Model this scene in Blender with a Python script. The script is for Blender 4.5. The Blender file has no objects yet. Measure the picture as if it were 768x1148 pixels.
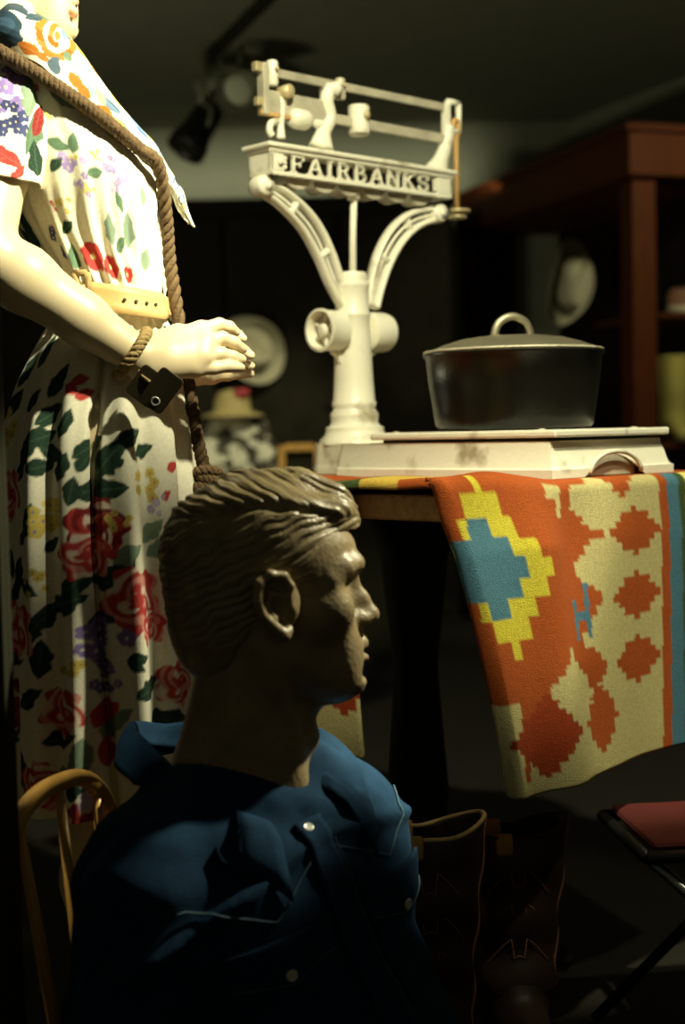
import bpy, math, random
import numpy as np
from mathutils import Vector, Matrix
from mathutils.bvhtree import BVHTree
random.seed(7); rng = np.random.default_rng(7)
S = bpy.context.scene; COL = S.collection
PI = math.pi

# ------------------------------------------------------------------ camera
FPX = 1148/36*50; CAMH = .88
cam = bpy.data.cameras.new('camera'); camo = bpy.data.objects.new('camera', cam); COL.objects.link(camo)
cam.sensor_fit = 'VERTICAL'; cam.sensor_height = 36; cam.sensor_width = 24; cam.lens = 50; cam.clip_start = .05
cam.dof.use_dof = True; cam.dof.focus_distance = 1.8; cam.dof.aperture_fstop = 3.1; cam.dof.aperture_blades = 0
CM = Matrix.Translation((0, 0, CAMH)) @ Matrix.Rotation(math.radians(90-3.23), 4, 'X') @ Matrix.Rotation(math.radians(-1.26), 4, 'Z')
camo.matrix_world = CM; S.camera = camo
CMN = np.array(CM)
def P(x, y, d):                       # photo point at a real distance -> world point
    return Vector(CM @ Vector(((x-384)/FPX*d, -(y-574)/FPX*d, -d)))

# ------------------------------------------------------------------ light
S.view_settings.view_transform = 'Standard'; S.view_settings.look = 'None'
S.view_settings.exposure = 0.0; S.view_settings.gamma = 1; S.view_settings.use_curve_mapping = False
w = bpy.data.worlds.new('world'); S.world = w; w.use_nodes = True
bgn = w.node_tree.nodes['Background']; bgn.inputs[0].default_value = (1, .93, .55, 1); bgn.inputs[1].default_value = .034
def spot(name, loc, aim, energy, half, blend=.25, size=.03, col=(1, .955, .64)):
    l = bpy.data.lights.new(name, 'SPOT'); l.energy = energy; l.spot_size = math.radians(half*2); l.spot_blend = blend
    l.shadow_soft_size = size; l.color = col
    o = bpy.data.objects.new(name, l); COL.objects.link(o); o.location = loc
    o.rotation_euler = (Vector(aim)-Vector(loc)).to_track_quat('-Z', 'Y').to_euler(); return o
spot('spot_on_dress', (.75, 1.10, 2.3), (-.33, 1.9, 1.27), 480, 15.5, .95)
spot('spot_on_head', (1.20, 1.98, 1.93), (-.02, 1.55, .83), 260, 8.6, .3)
spot('fill_on_shoulder', (.60, 1.70, 1.75), (-.005, 1.63, .40), 330, 4.6, .6)  # narrow fill added to brighten the far denim shoulder only
spot('fill_on_rug_fold', (1.1, 2.15, 1.35), (.16, 1.80, .60), 40, 9, .6)  # extra fill, added for the wedge of light on the rug
spot('fill_on_chair', (-.78, 1.28, 2.3), (-.31, 1.53, .46), 75, 4.5, .6)  # narrow fill added to brighten the chair bow
spot('spot_on_scale', (.25, .85, 2.33), (.24, 2.2, 1.12), 220, 21, .25)
spot('spot_on_rug', (.95, 1.1, 2.3), (.46, 2.0, .70), 34, 12, .5)
spot('fill_on_ceiling', (-1.9, 3.4, .3), (.2, 4.4, 2.36), 60, 70, 1, .15, (1, .97, .66))  # unseen upward fill, added to lift the ceiling tone
spot('spot_on_hats', (.2, 4.6, 2.25), (-.4, 6.0, .9), 90, 19, .6, .05)
spot('spot_on_cabinet', (1.6, 4.3, 2.2), (1.15, 5.9, 1.25), 46, 28, .6, .05)
wl = bpy.data.lights.new('fill_strip_on_wall', 'AREA'); wl.shape = 'RECTANGLE'; wl.size = 3.2; wl.size_y = .05; wl.spread = math.radians(55); wl.energy = 2.4; wl.color = (1, .98, .70)  # unseen strip light, added to brighten the wall above the cupboard
wo = bpy.data.objects.new('fill_strip_on_wall', wl); COL.objects.link(wo); wo.location = (-.55, 6.46, 1.965); wo.rotation_euler = (math.radians(106), 0, 0)

# ------------------------------------------------------------------ materials
def nodes(m):
    m.use_nodes = True; nt = m.node_tree; return nt, nt.nodes['Principled BSDF']
def mat(name, col, rough=.5, metal=0, bump=0, bscale=60, var=0, vscale=8, stretch=None, spec=None, dirt=None):
    m = bpy.data.materials.new(name); nt, b = nodes(m)
    b.inputs['Base Color'].default_value = (*col, 1); b.inputs['Roughness'].default_value = rough; b.inputs['Metallic'].default_value = metal
    if spec is not None: b.inputs['Specular IOR Level'].default_value = spec
    tc = nt.nodes.new('ShaderNodeTexCoord'); src = tc.outputs['Object']
    if stretch:
        mp = nt.nodes.new('ShaderNodeMapping'); mp.inputs['Scale'].default_value = stretch
        nt.links.new(src, mp.inputs[0]); src = mp.outputs[0]
    if var or dirt:
        n = nt.nodes.new('ShaderNodeTexNoise'); n.inputs['Scale'].default_value = vscale; n.inputs['Detail'].default_value = 5
        nt.links.new(src, n.inputs['Vector'])
        r = nt.nodes.new('ShaderNodeValToRGB')
        if dirt:
            r.color_ramp.elements[0].position = .30; r.color_ramp.elements[1].position = .42
            r.color_ramp.elements[0].color = (*dirt, 1); r.color_ramp.elements[1].color = (*col, 1)
        else:
            r.color_ramp.elements[0].position = .3; r.color_ramp.elements[1].position = .7
            r.color_ramp.elements[0].color = (*[c*(1-var) for c in col], 1)
            r.color_ramp.elements[1].color = (*[min(1, c*(1+var)) for c in col], 1)
        nt.links.new(n.outputs[0], r.inputs[0]); nt.links.new(r.outputs[0], b.inputs['Base Color'])
    if bump:
        n = nt.nodes.new('ShaderNodeTexNoise'); n.inputs['Scale'].default_value = bscale; n.inputs['Detail'].default_value = 4
        nt.links.new(src, n.inputs['Vector'])
        bp_ = nt.nodes.new('ShaderNodeBump'); bp_.inputs['Strength'].default_value = bump; bp_.inputs['Distance'].default_value = .004
        nt.links.new(n.outputs[0], bp_.inputs['Height']); nt.links.new(bp_.outputs[0], b.inputs['Normal'])
    return m
def attr_mat(name, rough=.85, bump=.2, bscale=400, stretch=(1, 1, 1), var=.12):
    m = mat(name, (1, 1, 1), rough, 0, bump, bscale, stretch=stretch, spec=.15); nt, b = nodes(m)
    a = nt.nodes.new('ShaderNodeAttribute'); a.attribute_name = 'print'
    n = nt.nodes.new('ShaderNodeTexNoise'); n.inputs['Scale'].default_value = bscale*.5; n.inputs['Detail'].default_value = 3
    r = nt.nodes.new('ShaderNodeMapRange'); r.inputs[3].default_value = 1-var*1.5; r.inputs[4].default_value = 1+var
    mx = nt.nodes.new('ShaderNodeMix'); mx.data_type = 'RGBA'; mx.blend_type = 'MULTIPLY'; mx.inputs[0].default_value = 1
    tc = nt.nodes['Texture Coordinate']; nt.links.new(tc.outputs['Object'], n.inputs['Vector'])
    nt.links.new(n.outputs[0], r.inputs[0]); nt.links.new(a.outputs['Color'], mx.inputs[6]); nt.links.new(r.outputs[0], mx.inputs[7])
    nt.links.new(mx.outputs[2], b.inputs['Base Color']); return m
M = dict(
    enamel=mat('chipped cream enamel', (.80, .77, .62), .38, 0, .15, 70, dirt=(.36, .30, .19), vscale=13),
    enamel_in=mat('dark gap', (.02, .018, .012), .7),
    brass=mat('aged brass', (.52, .43, .24), .45, .35, .1, 90, var=.3, vscale=20),
    iron=mat('bare iron', (.50, .46, .34), .5, .2, .1, 90, var=.25, vscale=25),
    rust=mat('rusty brass', (.50, .30, .10), .6, .2, .1, 80, var=.3),
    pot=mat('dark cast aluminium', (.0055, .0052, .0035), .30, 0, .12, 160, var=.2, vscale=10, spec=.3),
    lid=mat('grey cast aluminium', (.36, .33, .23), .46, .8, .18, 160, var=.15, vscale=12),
    carved=mat('brown painted carved plaster', (.235, .175, .092), .42, 0, .25, 160, var=.22, vscale=30),
    hair=mat('brown painted carved hair', (.215, .165, .085), .36, 0, .2, 120, var=.25, vscale=40),
    denim=mat('indigo denim', (.0065, .025, .056), .9, 0, .3, 700, var=.18, vscale=60, spec=.1),
    denim_in=mat('dark denim inside', (.008, .014, .028), .95, 0, .2, 600, spec=.1),
    thread=mat('pale blue stitching', (.03, .075, .11), .8),
    snap=mat('pearl snap', (.75, .75, .68), .25, .3),
    plaster=mat('ivory mannequin plastic', (.66, .54, .34), .42, 0, .04, 40, var=.04),
    lips=mat('painted lips', (.62, .28, .15), .4),
    tan=mat('tan leather belt', (.62, .42, .17), .5, 0, .15, 90, var=.12, vscale=20),
    rope=mat('brown braided jute', (.095, .055, .019), .85, 0, .5, 300, var=.35, vscale=120),
    cord=mat('tan braided cord', (.36, .25, .10), .8, 0, .4, 300, var=.3, vscale=120),
    tagm=mat('dark bronze tag', (.040, .030, .014), .45, .1, .1, 60, var=.2),
    wood=mat('worn pine board', (.42, .24, .085), .55, 0, .15, 30, var=.25, vscale=10, stretch=(1, 8, 8)),
    endgrain=mat('pale end grain', (.58, .42, .19), .6, 0, .15, 60, var=.15),
    darkwood=mat('black stained wood', (.024, .021, .012), .8, 0, .1, 40, var=.2, spec=.1),
    chairwood=mat('honey varnished beech', (.62, .34, .085), .38, 0, .08, 30, var=.15, stretch=(8, 8, 1)),
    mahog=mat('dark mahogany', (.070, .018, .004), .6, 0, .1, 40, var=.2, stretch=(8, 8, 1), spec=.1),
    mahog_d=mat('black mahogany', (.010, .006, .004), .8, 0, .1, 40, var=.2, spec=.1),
    boot=mat('dark brown boot leather', (.026, .010, .004), .58, 0, .5, 35, var=.35, vscale=18),
    bootedge=mat('tan boot piping', (.62, .42, .17), .6, 0, .3, 200, var=.2, vscale=60),
    bootseam=mat('chestnut seam', (.34, .13, .045), .55, 0, .2, 200),
    ochre=mat('ochre pull tab', (.52, .26, .06), .6),
    red=mat('red vinyl', (.10, .010, .006), .85, 0, .1, 80, var=.2),
    steel=mat('worn steel', (.30, .31, .27), .35, .9),
    blackmetal=mat('black painted metal', (.012, .012, .010), .4, .2),
    wallp=mat('olive grey plaster', (.23, .235, .165), .9, 0, .1, 40, var=.05),
    ceilp=mat('dark ceiling board', (.17, .17, .115), .95, 0, .1, 30, var=.08),
    floorp=mat('dark floorboards', (.014, .012, .007), .7, 0, .1, 20, var=.25, stretch=(1, 10, 1)),
    blackp=mat('black paint', (.022, .021, .012), .9, spec=.1),
    straw=mat('pale felt hat', (.52, .48, .31), .85, 0, .1, 200, var=.06),
    band=mat('dark hat band', (.05, .04, .025), .8),
    yboot=mat('mustard suede', (.42, .36, .08), .8, 0, .2, 60, var=.2),
    yellowstraw=mat('yellow straw', (.40, .32, .12), .8, 0, .2, 150),
    glassy=mat('dull lamp lens', (.72, .74, .55), .5),
    chrome=mat('grey lamp metal', (.24, .245, .17), .5, .3),
    dress=attr_mat('floral cotton', .85, .12, 500),
    scarf=attr_mat('printed silk scarf', .6, .1, 500),
    rug=attr_mat('flat woven wool', .95, .7, 420, (1, 1, 2.2), .22),
    cow=mat('mottled cloth', (.3, .28, .2), .9),
)
def two_tone(m, c1, c2, sc, pos=.5):
    nt, b = nodes(m); tc = nt.nodes['Texture Coordinate']
    n = nt.nodes.new('ShaderNodeTexNoise'); n.inputs['Scale'].default_value = sc; n.inputs['Detail'].default_value = 2
    r = nt.nodes.new('ShaderNodeValToRGB'); r.color_ramp.elements[0].position = pos-.03; r.color_ramp.elements[1].position = pos+.03
    r.color_ramp.elements[0].color = (*c1, 1); r.color_ramp.elements[1].color = (*c2, 1)
    nt.links.new(tc.outputs['Object'], n.inputs['Vector']); nt.links.new(n.outputs[0], r.inputs[0]); nt.links.new(r.outputs[0], b.inputs['Base Color'])
two_tone(M['cow'], (.04, .034, .02), (.60, .57, .42), 15)

# ------------------------------------------------------------------ object helpers
WM = {}
def thing(name, label, cat, loc=(0, 0, 0), rotz=0, group=None):
    o = bpy.data.objects.new(name, None); COL.objects.link(o); o.empty_display_size = .05
    o.location = loc; o.rotation_euler = (0, 0, rotz); o['label'] = label; o['category'] = cat
    if group: o['group'] = group
    WM[o] = Matrix.Translation(Vector(loc)) @ Matrix.Rotation(rotz, 4, 'Z'); return o
def rootm(o):
    while o is not None and o not in WM: o = o.parent
    return WM.get(o, Matrix.Identity(4))
def obj(name, geo, m, parent=None, world=False, smooth=True, bevel=0, solid=0, label=None, auto=None, off=0):
    v, f = geo if isinstance(geo, tuple) else (geo.v, geo.f)
    v = np.asarray([tuple(p) for p in v] if not isinstance(v, np.ndarray) else v, dtype=float)
    if world and parent is not None:
        T = np.array(rootm(parent).inverted()); v = v @ T[:3, :3].T + T[:3, 3]
    me = bpy.data.meshes.new(name); me.from_pydata(v.tolist(), [], f.tolist() if isinstance(f, np.ndarray) else f); me.update()
    ms = m if isinstance(m, (list, tuple)) else [m]
    for k in ms: me.materials.append(k)
    o = bpy.data.objects.new(name, me); COL.objects.link(o)
    if parent is not None: o.parent = parent
    if smooth:
        me.polygons.foreach_set('use_smooth', [True]*len(me.polygons))
        if auto is not None:
            me.set_sharp_from_angle(angle=math.radians(auto))
    if solid:
        md = o.modifiers.new('thick', 'SOLIDIFY'); md.thickness = solid; md.offset = off
    if bevel:
        md = o.modifiers.new('bevel', 'BEVEL'); md.width = bevel; md.segments = 2; md.limit_method = 'ANGLE'; md.angle_limit = math.radians(40)
    if label: o['label'] = label
    return o
def tag(o, label, cat, group=None):
    o['label'] = label; o['category'] = cat
    if group: o['group'] = group
    return o
def struct(o): o['kind'] = 'structure'; return o
def frame_for(d):
    d = Vector(d).normalized(); a = Vector((0, 0, 1)) if abs(d.z) < .9 else Vector((1, 0, 0))
    x = d.cross(a).normalized(); return x, x.cross(d).normalized()
def spline(pts, n):                     # Catmull-Rom resample
    p = np.array([tuple(q) for q in pts], dtype=float); m = len(p)
    if m < 3: return [p[0]+(p[-1]-p[0])*t for t in np.linspace(0, 1, n)]
    out = []
    for t in np.linspace(0, m-1-1e-9, n):
        i = int(t); u = t-i
        p0 = p[max(i-1, 0)]; p1 = p[i]; p2 = p[min(i+1, m-1)]; p3 = p[min(i+2, m-1)]
        out.append(.5*((2*p1)+(-p0+p2)*u+(2*p0-5*p1+4*p2-p3)*u*u+(-p0+3*p1-3*p2+p3)*u**3))
    return out
class MB:
    def __init__(s): s.v = []; s.f = []
    def add(s, v, f):
        b = len(s.v); s.v += [tuple(p) for p in v]; s.f += [tuple(i+b for i in q) for q in f]; return s
    def box(s, c, d, R=None):
        x, y, z = [k/2 for k in d]
        v = [Vector(p) for p in [(-x,-y,-z),(x,-y,-z),(x,y,-z),(-x,y,-z),(-x,-y,z),(x,-y,z),(x,y,z),(-x,y,z)]]
        if R is not None: v = [R @ p for p in v]
        return s.add([Vector(c)+p for p in v], [(0,3,2,1),(4,5,6,7),(0,1,5,4),(1,2,6,5),(2,3,7,6),(3,0,4,7)])
    def tube(s, pts, rad, n=12, cap=True, flat=None, up=None):
        pts = [Vector(tuple(p)) for p in pts]; m = len(pts)
        rad = [rad]*m if not hasattr(rad, '__len__') else list(rad)
        v = []; x = None
        for i in range(m):
            d = (pts[min(i+1, m-1)]-pts[max(i-1, 0)])
            if d.length < 1e-9: d = Vector((0, 0, 1))
            d.normalize()
            if x is None:
                if up is not None: x = (Vector(up)-d*Vector(up).dot(d)).normalized()
                else: x = frame_for(d)[0]
            else: x = (x-d*x.dot(d)); x.normalize()
            y = d.cross(x); fx = flat if flat else 1
            for j in range(n):
                a = 2*PI*j/n; v.append(pts[i]+x*(math.cos(a)*rad[i])+y*(math.sin(a)*rad[i]*fx))
        f = [(i*n+j, i*n+(j+1) % n, (i+1)*n+(j+1) % n, (i+1)*n+j) for i in range(m-1) for j in range(n)]
        if cap: f += [tuple(range(n-1, -1, -1)), tuple((m-1)*n+j for j in range(n))]
        return s.add(v, f)
    def lathe(s, prof, c=(0, 0, 0), axis=(0, 0, 1), n=48, sx=1, sy=1):
        x, y = frame_for(axis); a_ = Vector(axis).normalized(); c = Vector(c); m = len(prof); v = []
        for r, h in prof:
            for j in range(n):
                a = 2*PI*j/n; v.append(c+a_*h+x*(math.cos(a)*r*sx)+y*(math.sin(a)*r*sy))
        f = [(i*n+j, i*n+(j+1) % n, (i+1)*n+(j+1) % n, (i+1)*n+j) for i in range(m-1) for j in range(n)]
        f += [tuple(range(n-1, -1, -1)), tuple((m-1)*n+j for j in range(n))]
        return s.add(v, f)
    def prism(s, poly, p0, ex, ey, ez, t):   # polygon (list of 2-D) swept by t along ez, centred
        p0, ex, ey, ez = map(Vector, (p0, ex, ey, ez)); n = len(poly)
        v = [p0+ex*a+ey*b-ez*(t/2) for a, b in poly]+[p0+ex*a+ey*b+ez*(t/2) for a, b in poly]
        return s.add(v, [tuple(range(n-1, -1, -1)), tuple(range(n, 2*n))]+[(i, (i+1) % n, n+(i+1) % n, n+i) for i in range(n)])
def grid_faces(nu, nv, wrap=False):
    i, j = np.meshgrid(np.arange(nu-1), np.arange(nv if wrap else nv-1), indexing='ij'); j2 = (j+1) % nv
    return np.stack([i*nv+j, i*nv+j2, (i+1)*nv+j2, (i+1)*nv+j], -1).reshape(-1, 4)
def set_print(o, colors):
    a = o.data.color_attributes.new('print', 'FLOAT_COLOR', 'POINT')
    c = np.ones((len(colors), 4), np.float32); c[:, :3] = colors; a.data.foreach_set('color', c.ravel())
def noise3(p, sc, seed=0):              # cheap smooth noise from sines
    r = np.random.default_rng(seed); o = 0
    for k in range(5):
        d = r.normal(size=3); d /= np.linalg.norm(d); o = o+np.sin(p@d*sc*(1+.35*k)+r.uniform(0, 6.28))
    return o/5

# ------------------------------------------------------------------ implicit bodies
class Vol:
    def __init__(s, lo, hi, res):
        s.lo = np.array(lo, float); s.res = res
        s.n = np.ceil((np.array(hi)-s.lo)/res).astype(int)+1
        s.ax = [(s.lo[k]+res*np.arange(s.n[k])).astype(np.float32) for k in range(3)]
        s.D = np.full(s.n, .05, np.float32)
    def cut(s, lo, hi, pad):
        sl = []
        for k in range(3):
            a = int(max(0, np.floor((lo[k]-pad-s.lo[k])/s.res))); b = int(min(s.n[k], np.ceil((hi[k]+pad-s.lo[k])/s.res)+1))
            sl.append(slice(a, max(b, a)))
        X = s.ax[0][sl[0]][:, None, None]; Y = s.ax[1][sl[1]][None, :, None]; Z = s.ax[2][sl[2]][None, None, :]
        return tuple(sl), X, Y, Z
    def put(s, f, lo, hi, k, mode='u'):
        sl, X, Y, Z = s.cut(lo, hi, k+.012)
        A = s.D[sl]
        if A.size == 0: return
        B = np.broadcast_to(f(X, Y, Z), A.shape)
        if mode == 'u': h = np.clip(.5+.5*(A-B)/k, 0, 1); s.D[sl] = A*(1-h)+B*h-k*h*(1-h)
        else: h = np.clip(.5-.5*(A+B)/k, 0, 1); s.D[sl] = A*(1-h)-B*h+k*h*(1-h)
    def ell(s, c, r, k=.01, mode='u', R=None):
        c = np.array(c, float); r = np.array(r, float); e = max(r)
        def f(X, Y, Z):
            x, y, z = X-c[0], Y-c[1], Z-c[2]
            if R is not None: x, y, z = (R[0][i]*x+R[1][i]*y+R[2][i]*z for i in range(3)); 
            k0 = np.sqrt((x/r[0])**2+(y/r[1])**2+(z/r[2])**2); k1 = np.sqrt((x/r[0]**2)**2+(y/r[1]**2)**2+(z/r[2]**2)**2)+1e-6
            return k0*(k0-1)/k1
        ex = r if R is None else np.full(3, e)
        s.put(f, c-ex, c+ex, k, mode)
    def cap(s, a, b, ra, rb, k=.01, mode='u', sq=(1, 1, 1)):
        a = np.array(tuple(a), float); b = np.array(tuple(b), float); d = b-a; L = float(d@d)+1e-12; q = sq
        def f(X, Y, Z):
            h = np.clip(((X-a[0])*d[0]+(Y-a[1])*d[1]+(Z-a[2])*d[2])/L, 0, 1)
            return np.sqrt(((X-a[0]-d[0]*h)*q[0])**2+((Y-a[1]-d[1]*h)*q[1])**2+((Z-a[2]-d[2]*h)*q[2])**2)-(ra+(rb-ra)*h)
        m = max(ra, rb)/min(q); s.put(f, np.minimum(a, b)-m, np.maximum(a, b)+m, k, mode)
    def chain(s, pts, rs, k=.008, mode='u'):
        for i in range(len(pts)-1): s.cap(pts[i], pts[i+1], rs[i], rs[i+1], k, mode)
    def mesh(s):
        D = s.D.copy(); D[[0, -1]] = .05; D[:, [0, -1]] = .05; D[:, :, [0, -1]] = .05
        I = D < 0; c = np.zeros(np.array(D.shape)-1, np.int8)
        offs = [(a, b, e) for a in (0, 1) for b in (0, 1) for e in (0, 1)]
        nx, ny, nz = c.shape
        for a, b, e in offs: c += I[a:a+nx, b:b+ny, e:e+nz]
        ii, jj, kk = np.nonzero((c > 0) & (c < 8)); N = len(ii)
        val = {o: D[ii+o[0], jj+o[1], kk+o[2]] for o in offs}
        acc = np.zeros((N, 3)); cnt = np.zeros(N)
        for o in offs:
            for ax in range(3):
                if o[ax]: continue
                p = list(o); p[ax] = 1; p = tuple(p); A = val[o]; B = val[p]; mk = (A < 0) != (B < 0)
                t = np.where(mk, A/np.where(mk, A-B, 1), 0); q = np.zeros((N, 3)); q[:] = o; q[:, ax] += t
                acc += q*mk[:, None]; cnt += mk
        v = (acc/cnt[:, None]+np.stack([ii, jj, kk], 1))*s.res+s.lo
        vid = -np.ones(c.shape, np.int64); vid[ii, jj, kk] = np.arange(N); F = []
        for ax in range(3):
            u, w_ = [(1, 2), (2, 0), (0, 1)][ax]
            sa = [slice(None)]*3; sb = [slice(None)]*3; sa[ax] = slice(0, -1); sb[ax] = slice(1, None)
            A = I[tuple(sa)]; B = I[tuple(sb)]; e = np.argwhere(A != B)
            if not len(e): continue
            fl = A[tuple(e.T)]
            def cell(du, dw):
                q = e.copy(); q[:, u] -= du; q[:, w_] -= dw; return vid[tuple(q.T)]
            Q = np.stack([cell(1, 1), cell(0, 1), cell(0, 0), cell(1, 0)], 1); Q[~fl] = Q[~fl][:, ::-1]; F.append(Q)
        return v, np.concatenate(F)
def xf(v, o, ex, ey, ez, sc=1):
    return np.asarray(v)*sc @ np.array([tuple(ex), tuple(ey), tuple(ez)])+np.array(tuple(o))
def join(parts):
    V = []; Fs = []; b = 0
    for v, f in parts: V.append(np.asarray(v)); Fs.append(np.asarray(f)+b); b += len(v)
    return np.concatenate(V), np.concatenate(Fs)

# ================================================================== SETTING
def slab(name, verts4, t, m):           # a thick slab below / behind a quad
    a, b, c, d = [Vector(p) for p in verts4]; n = (b-a).cross(d-a).normalized()*t
    v = [a, b, c, d, a-n, b-n, c-n, d-n]
    return struct(obj(name, ([tuple(p) for p in v], [(0,1,2,3),(7,6,5,4),(4,5,1,0),(5,6,2,1),(6,7,3,2),(7,4,0,3)]), m, smooth=False))
slab('floor', [(-4, .2, 0), (2.6, .2, 0), (2.6, 7.4, 0), (-4, 7.4, 0)], .05, M['floorp'])
slab('ceiling', [(-4, 7.4, 2.36), (2.6, 7.4, 2.36), (2.6, 1.9, 2.36), (-4, 1.9, 2.36)], .05, M['ceilp'])
slab('wall_back', [(-4, 7, 0), (1.14, 7, 0), (1.14, 7, 2.36), (-4, 7, 2.36)], .1, M['wallp'])
slab('wall_right', [(1.14, 7, 0), (2.6, 3.6, 0), (2.6, 3.6, 2.36), (1.14, 7, 2.36)], .1, M['wallp'])
slab('wall_left', [(-2.2, 1.9, 0), (-2.2, 7, 0), (-2.2, 7, 2.36), (-2.2, 1.9, 2.36)], .1, M['blackp'])
# black jamb of the display window at the left edge
jx = P(14, 800, 1.4)
b = MB(); b.box((jx.x-.062, jx.y+.012, .62), (.12, .02, 1.24)); b.box((jx.x-.02, jx.y-.008, .62), (.036, .02, 1.24))
struct(obj('trim_1', b, M['blackp'], smooth=False, bevel=.003))

# ================================================================== BACKGROUND
# tall black cupboard under the pale strip of back wall
t = thing('cupboard', 'tall black cupboard filling the back wall below the grey strip', 'cupboard', (-.76, 6.72, 0))
b = MB(); b.box((0, .0, .955), (2.56, .5, 1.91)); obj('carcass', b, M['blackp'], t, smooth=False, bevel=.005)
b = MB(); b.box((0, -.01, 1.92), (2.6, .53, .03)); obj('cornice', b, M['darkwood'], t, smooth=False, bevel=.006)
for k in range(5):
    b = MB(); b.box((-1.016+k*.508, -.262, .95), (.49, .024, 1.80)); d = obj('door', b, M['darkwood'], t, smooth=False, bevel=.004)
    b = MB(); b.lathe([(.006, 0), (.006, .015), (.014, .02), (.012, .032), (.003, .036)], (-1.016+k*.508+.21, -.274, 1.0), (0, -1, 0), 16); obj('knob', b, M['blackmetal'], d)
# low counter behind the display
t = thing('counter', 'low black counter standing in front of the cupboard', 'counter', (-.55, 5.85, 0))
b = MB(); b.box((0, 0, .655), (1.7, .62, .05)); obj('worktop', b, M['darkwood'], t, smooth=False, bevel=.006)
b = MB(); b.box((0, .03, .315), (1.6, .5, .63)); obj('carcass', b, M['blackp'], t, smooth=False)

# mahogany display cabinet on the right
dv = Vector((-.31, .95, 0)).normalized(); ev = Vector((dv.y, -dv.x, 0))
ang = math.atan2(ev.y, ev.x)
t = thing('display_cabinet', 'tall dark mahogany display cabinet with red corner post at right', 'cabinet', (1.115, 5.4, 0), ang)
LS, WF, HC = 1.62, .50, 1.99
def cpart(name, c, d, m, lab=None, par=None, bev=.004):
    b = MB(); b.box(c, d); return obj(name, b, m, par or t, smooth=False, bevel=bev, label=lab)
cpart('corner_post', (.05, .05, .9), (.1, .1, 1.8), M['mahog'], 'reddish front corner post')
cpart('rear_post', (.03, LS-.03, .9), (.06, .06, 1.8), M['mahog'])
cpart('side_post', (WF-.05, .05, .9), (.1, .1, 1.8), M['mahog'])
cpart('crown', (WF/2, LS/2, 1.9), (WF+.05, LS+.05, .17), M['mahog'])
cpart('top_board', (WF/2, LS/2, 1.99), (WF+.1, LS+.1, .025), M['mahog'])
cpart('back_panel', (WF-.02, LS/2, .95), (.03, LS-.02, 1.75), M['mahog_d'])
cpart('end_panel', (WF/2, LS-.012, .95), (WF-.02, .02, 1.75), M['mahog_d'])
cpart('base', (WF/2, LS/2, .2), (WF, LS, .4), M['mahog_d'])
cpart('shelf', (WF/2, LS/2, .80), (WF-.08, LS-.08, .025), M['mahog'])
cpart('shelf', (WF/2+.06, .32, 1.30), (WF-.17, .52, .02), M['mahog'])

def hat(name, label, c, up, fwd, rx=.165, ry=.14, hgt=.105, group='pale felt cowboy hats', cat='hat'):
    up = Vector(up).normalized(); fwd = (Vector(fwd)-up*Vector(fwd).dot(up)).normalized(); sd = up.cross(fwd)
    th = thing(name, label, cat, tuple(c), 0, group); R = Matrix((fwd, sd, up)).transposed()
    n = 64; prof = [(.0, hgt*.86), (.25, hgt*.9), (.42, hgt*1.0), (.52, hgt*.93), (.56, hgt*.6), (.6, .012), (.64, 0), (.8, .0), (.97, .004), (1.0, .008)]
    v = []
    for r, h in prof:
        for j in range(n):
            a = 2*PI*j/n; x = math.cos(a)*rx*r; y = math.sin(a)*ry*r
            if r < .5 and h > .05: hh = h-.028*math.exp(-(y/.018)**2)
            elif r > .62: hh = h+.045*abs(math.sin(a))**3*((r-.6)/.4)
            else: hh = h
            v.append(R @ Vector((x, y, hh)))
    f = [(i*n+j, (i+1)*n+j, (i+1)*n+(j+1) % n, i*n+(j+1) % n) for i in range(len(prof)-1) for j in range(n)]
    obj('hat_body', (v, f), M['straw'], th, solid=.004)
    b = MB(); n2 = 48
    for j in range(n2):
        a = 2*PI*j/n2; a2 = 2*PI*(j+1)/n2
        q = [R @ Vector((math.cos(x)*rx*s_, math.sin(x)*ry*s_, z)) for x, s_, z in ((a, .612, .012), (a2, .612, .012), (a2, .585, .034), (a, .585, .034))]
        b.add(q, [(0, 1, 2, 3)])
    obj('hat_band', b, M['band'], th, solid=.003); return th
h1 = P(280, 394, 6.36); hat('cowboy_hat', 'pale felt hat hanging on the black cupboard behind the raised hand', h1, (.3, -.93, .18), (.75, .1, -.65), .165, .145)
h2 = P(633, 316, 6.15); hat('cowboy_hat', 'pale felt hat tilted on edge inside the mahogany cabinet', h2, (.62, -.72, -.12), (.25, .05, 1), .19, .135)

# mustard boot on the cabinet shelf
bb = P(757, 497, 5.62)
t = thing('suede_boot', 'mustard yellow suede boot on the cabinet shelf at right edge', 'boot', (bb.x, bb.y, .8125))
v = Vol((-.1, -.16, -.01), (.1, .1, .34), .006)
v.cap((0, .02, .09), (0, .03, .33), .05, .058, .02, sq=(1, .8, 1)); v.cap((0, .03, .035), (0, -.1, .03), .036, .03, .02); v.cap((0, .02, .08), (0, -.06, .045), .04, .03, .03)
v.put(lambda X, Y, Z: Z*1-.315+0*X+0*Y, (9, 9, 9), (9, 9, 9), .01)
obj('upper', v.mesh(), M['yboot'], t)
b = MB(); b.box((0, -.035, .004), (.075, .2, .008)); obj('sole', b, M['band'], t, bevel=.003, smooth=False)
bb = P(766, 262, 5.72)
t = thing('felt_hat_stack', 'brown felt hat on the upper shelf inside the mahogany cabinet', 'hat', (bb.x+.03, bb.y, 1.7))
t.name = 'felt_hat'; t.location = (bb.x, bb.y, 1.312)
b = MB(); b.lathe([(.115, 0), (.115, .008), (.075, .014), (.072, .09), (.055, .112), (.01, .107)], n=40, sy=.9); obj('hat_body', b, mat('russet felt', (.20, .09, .05), .9), t)
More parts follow.
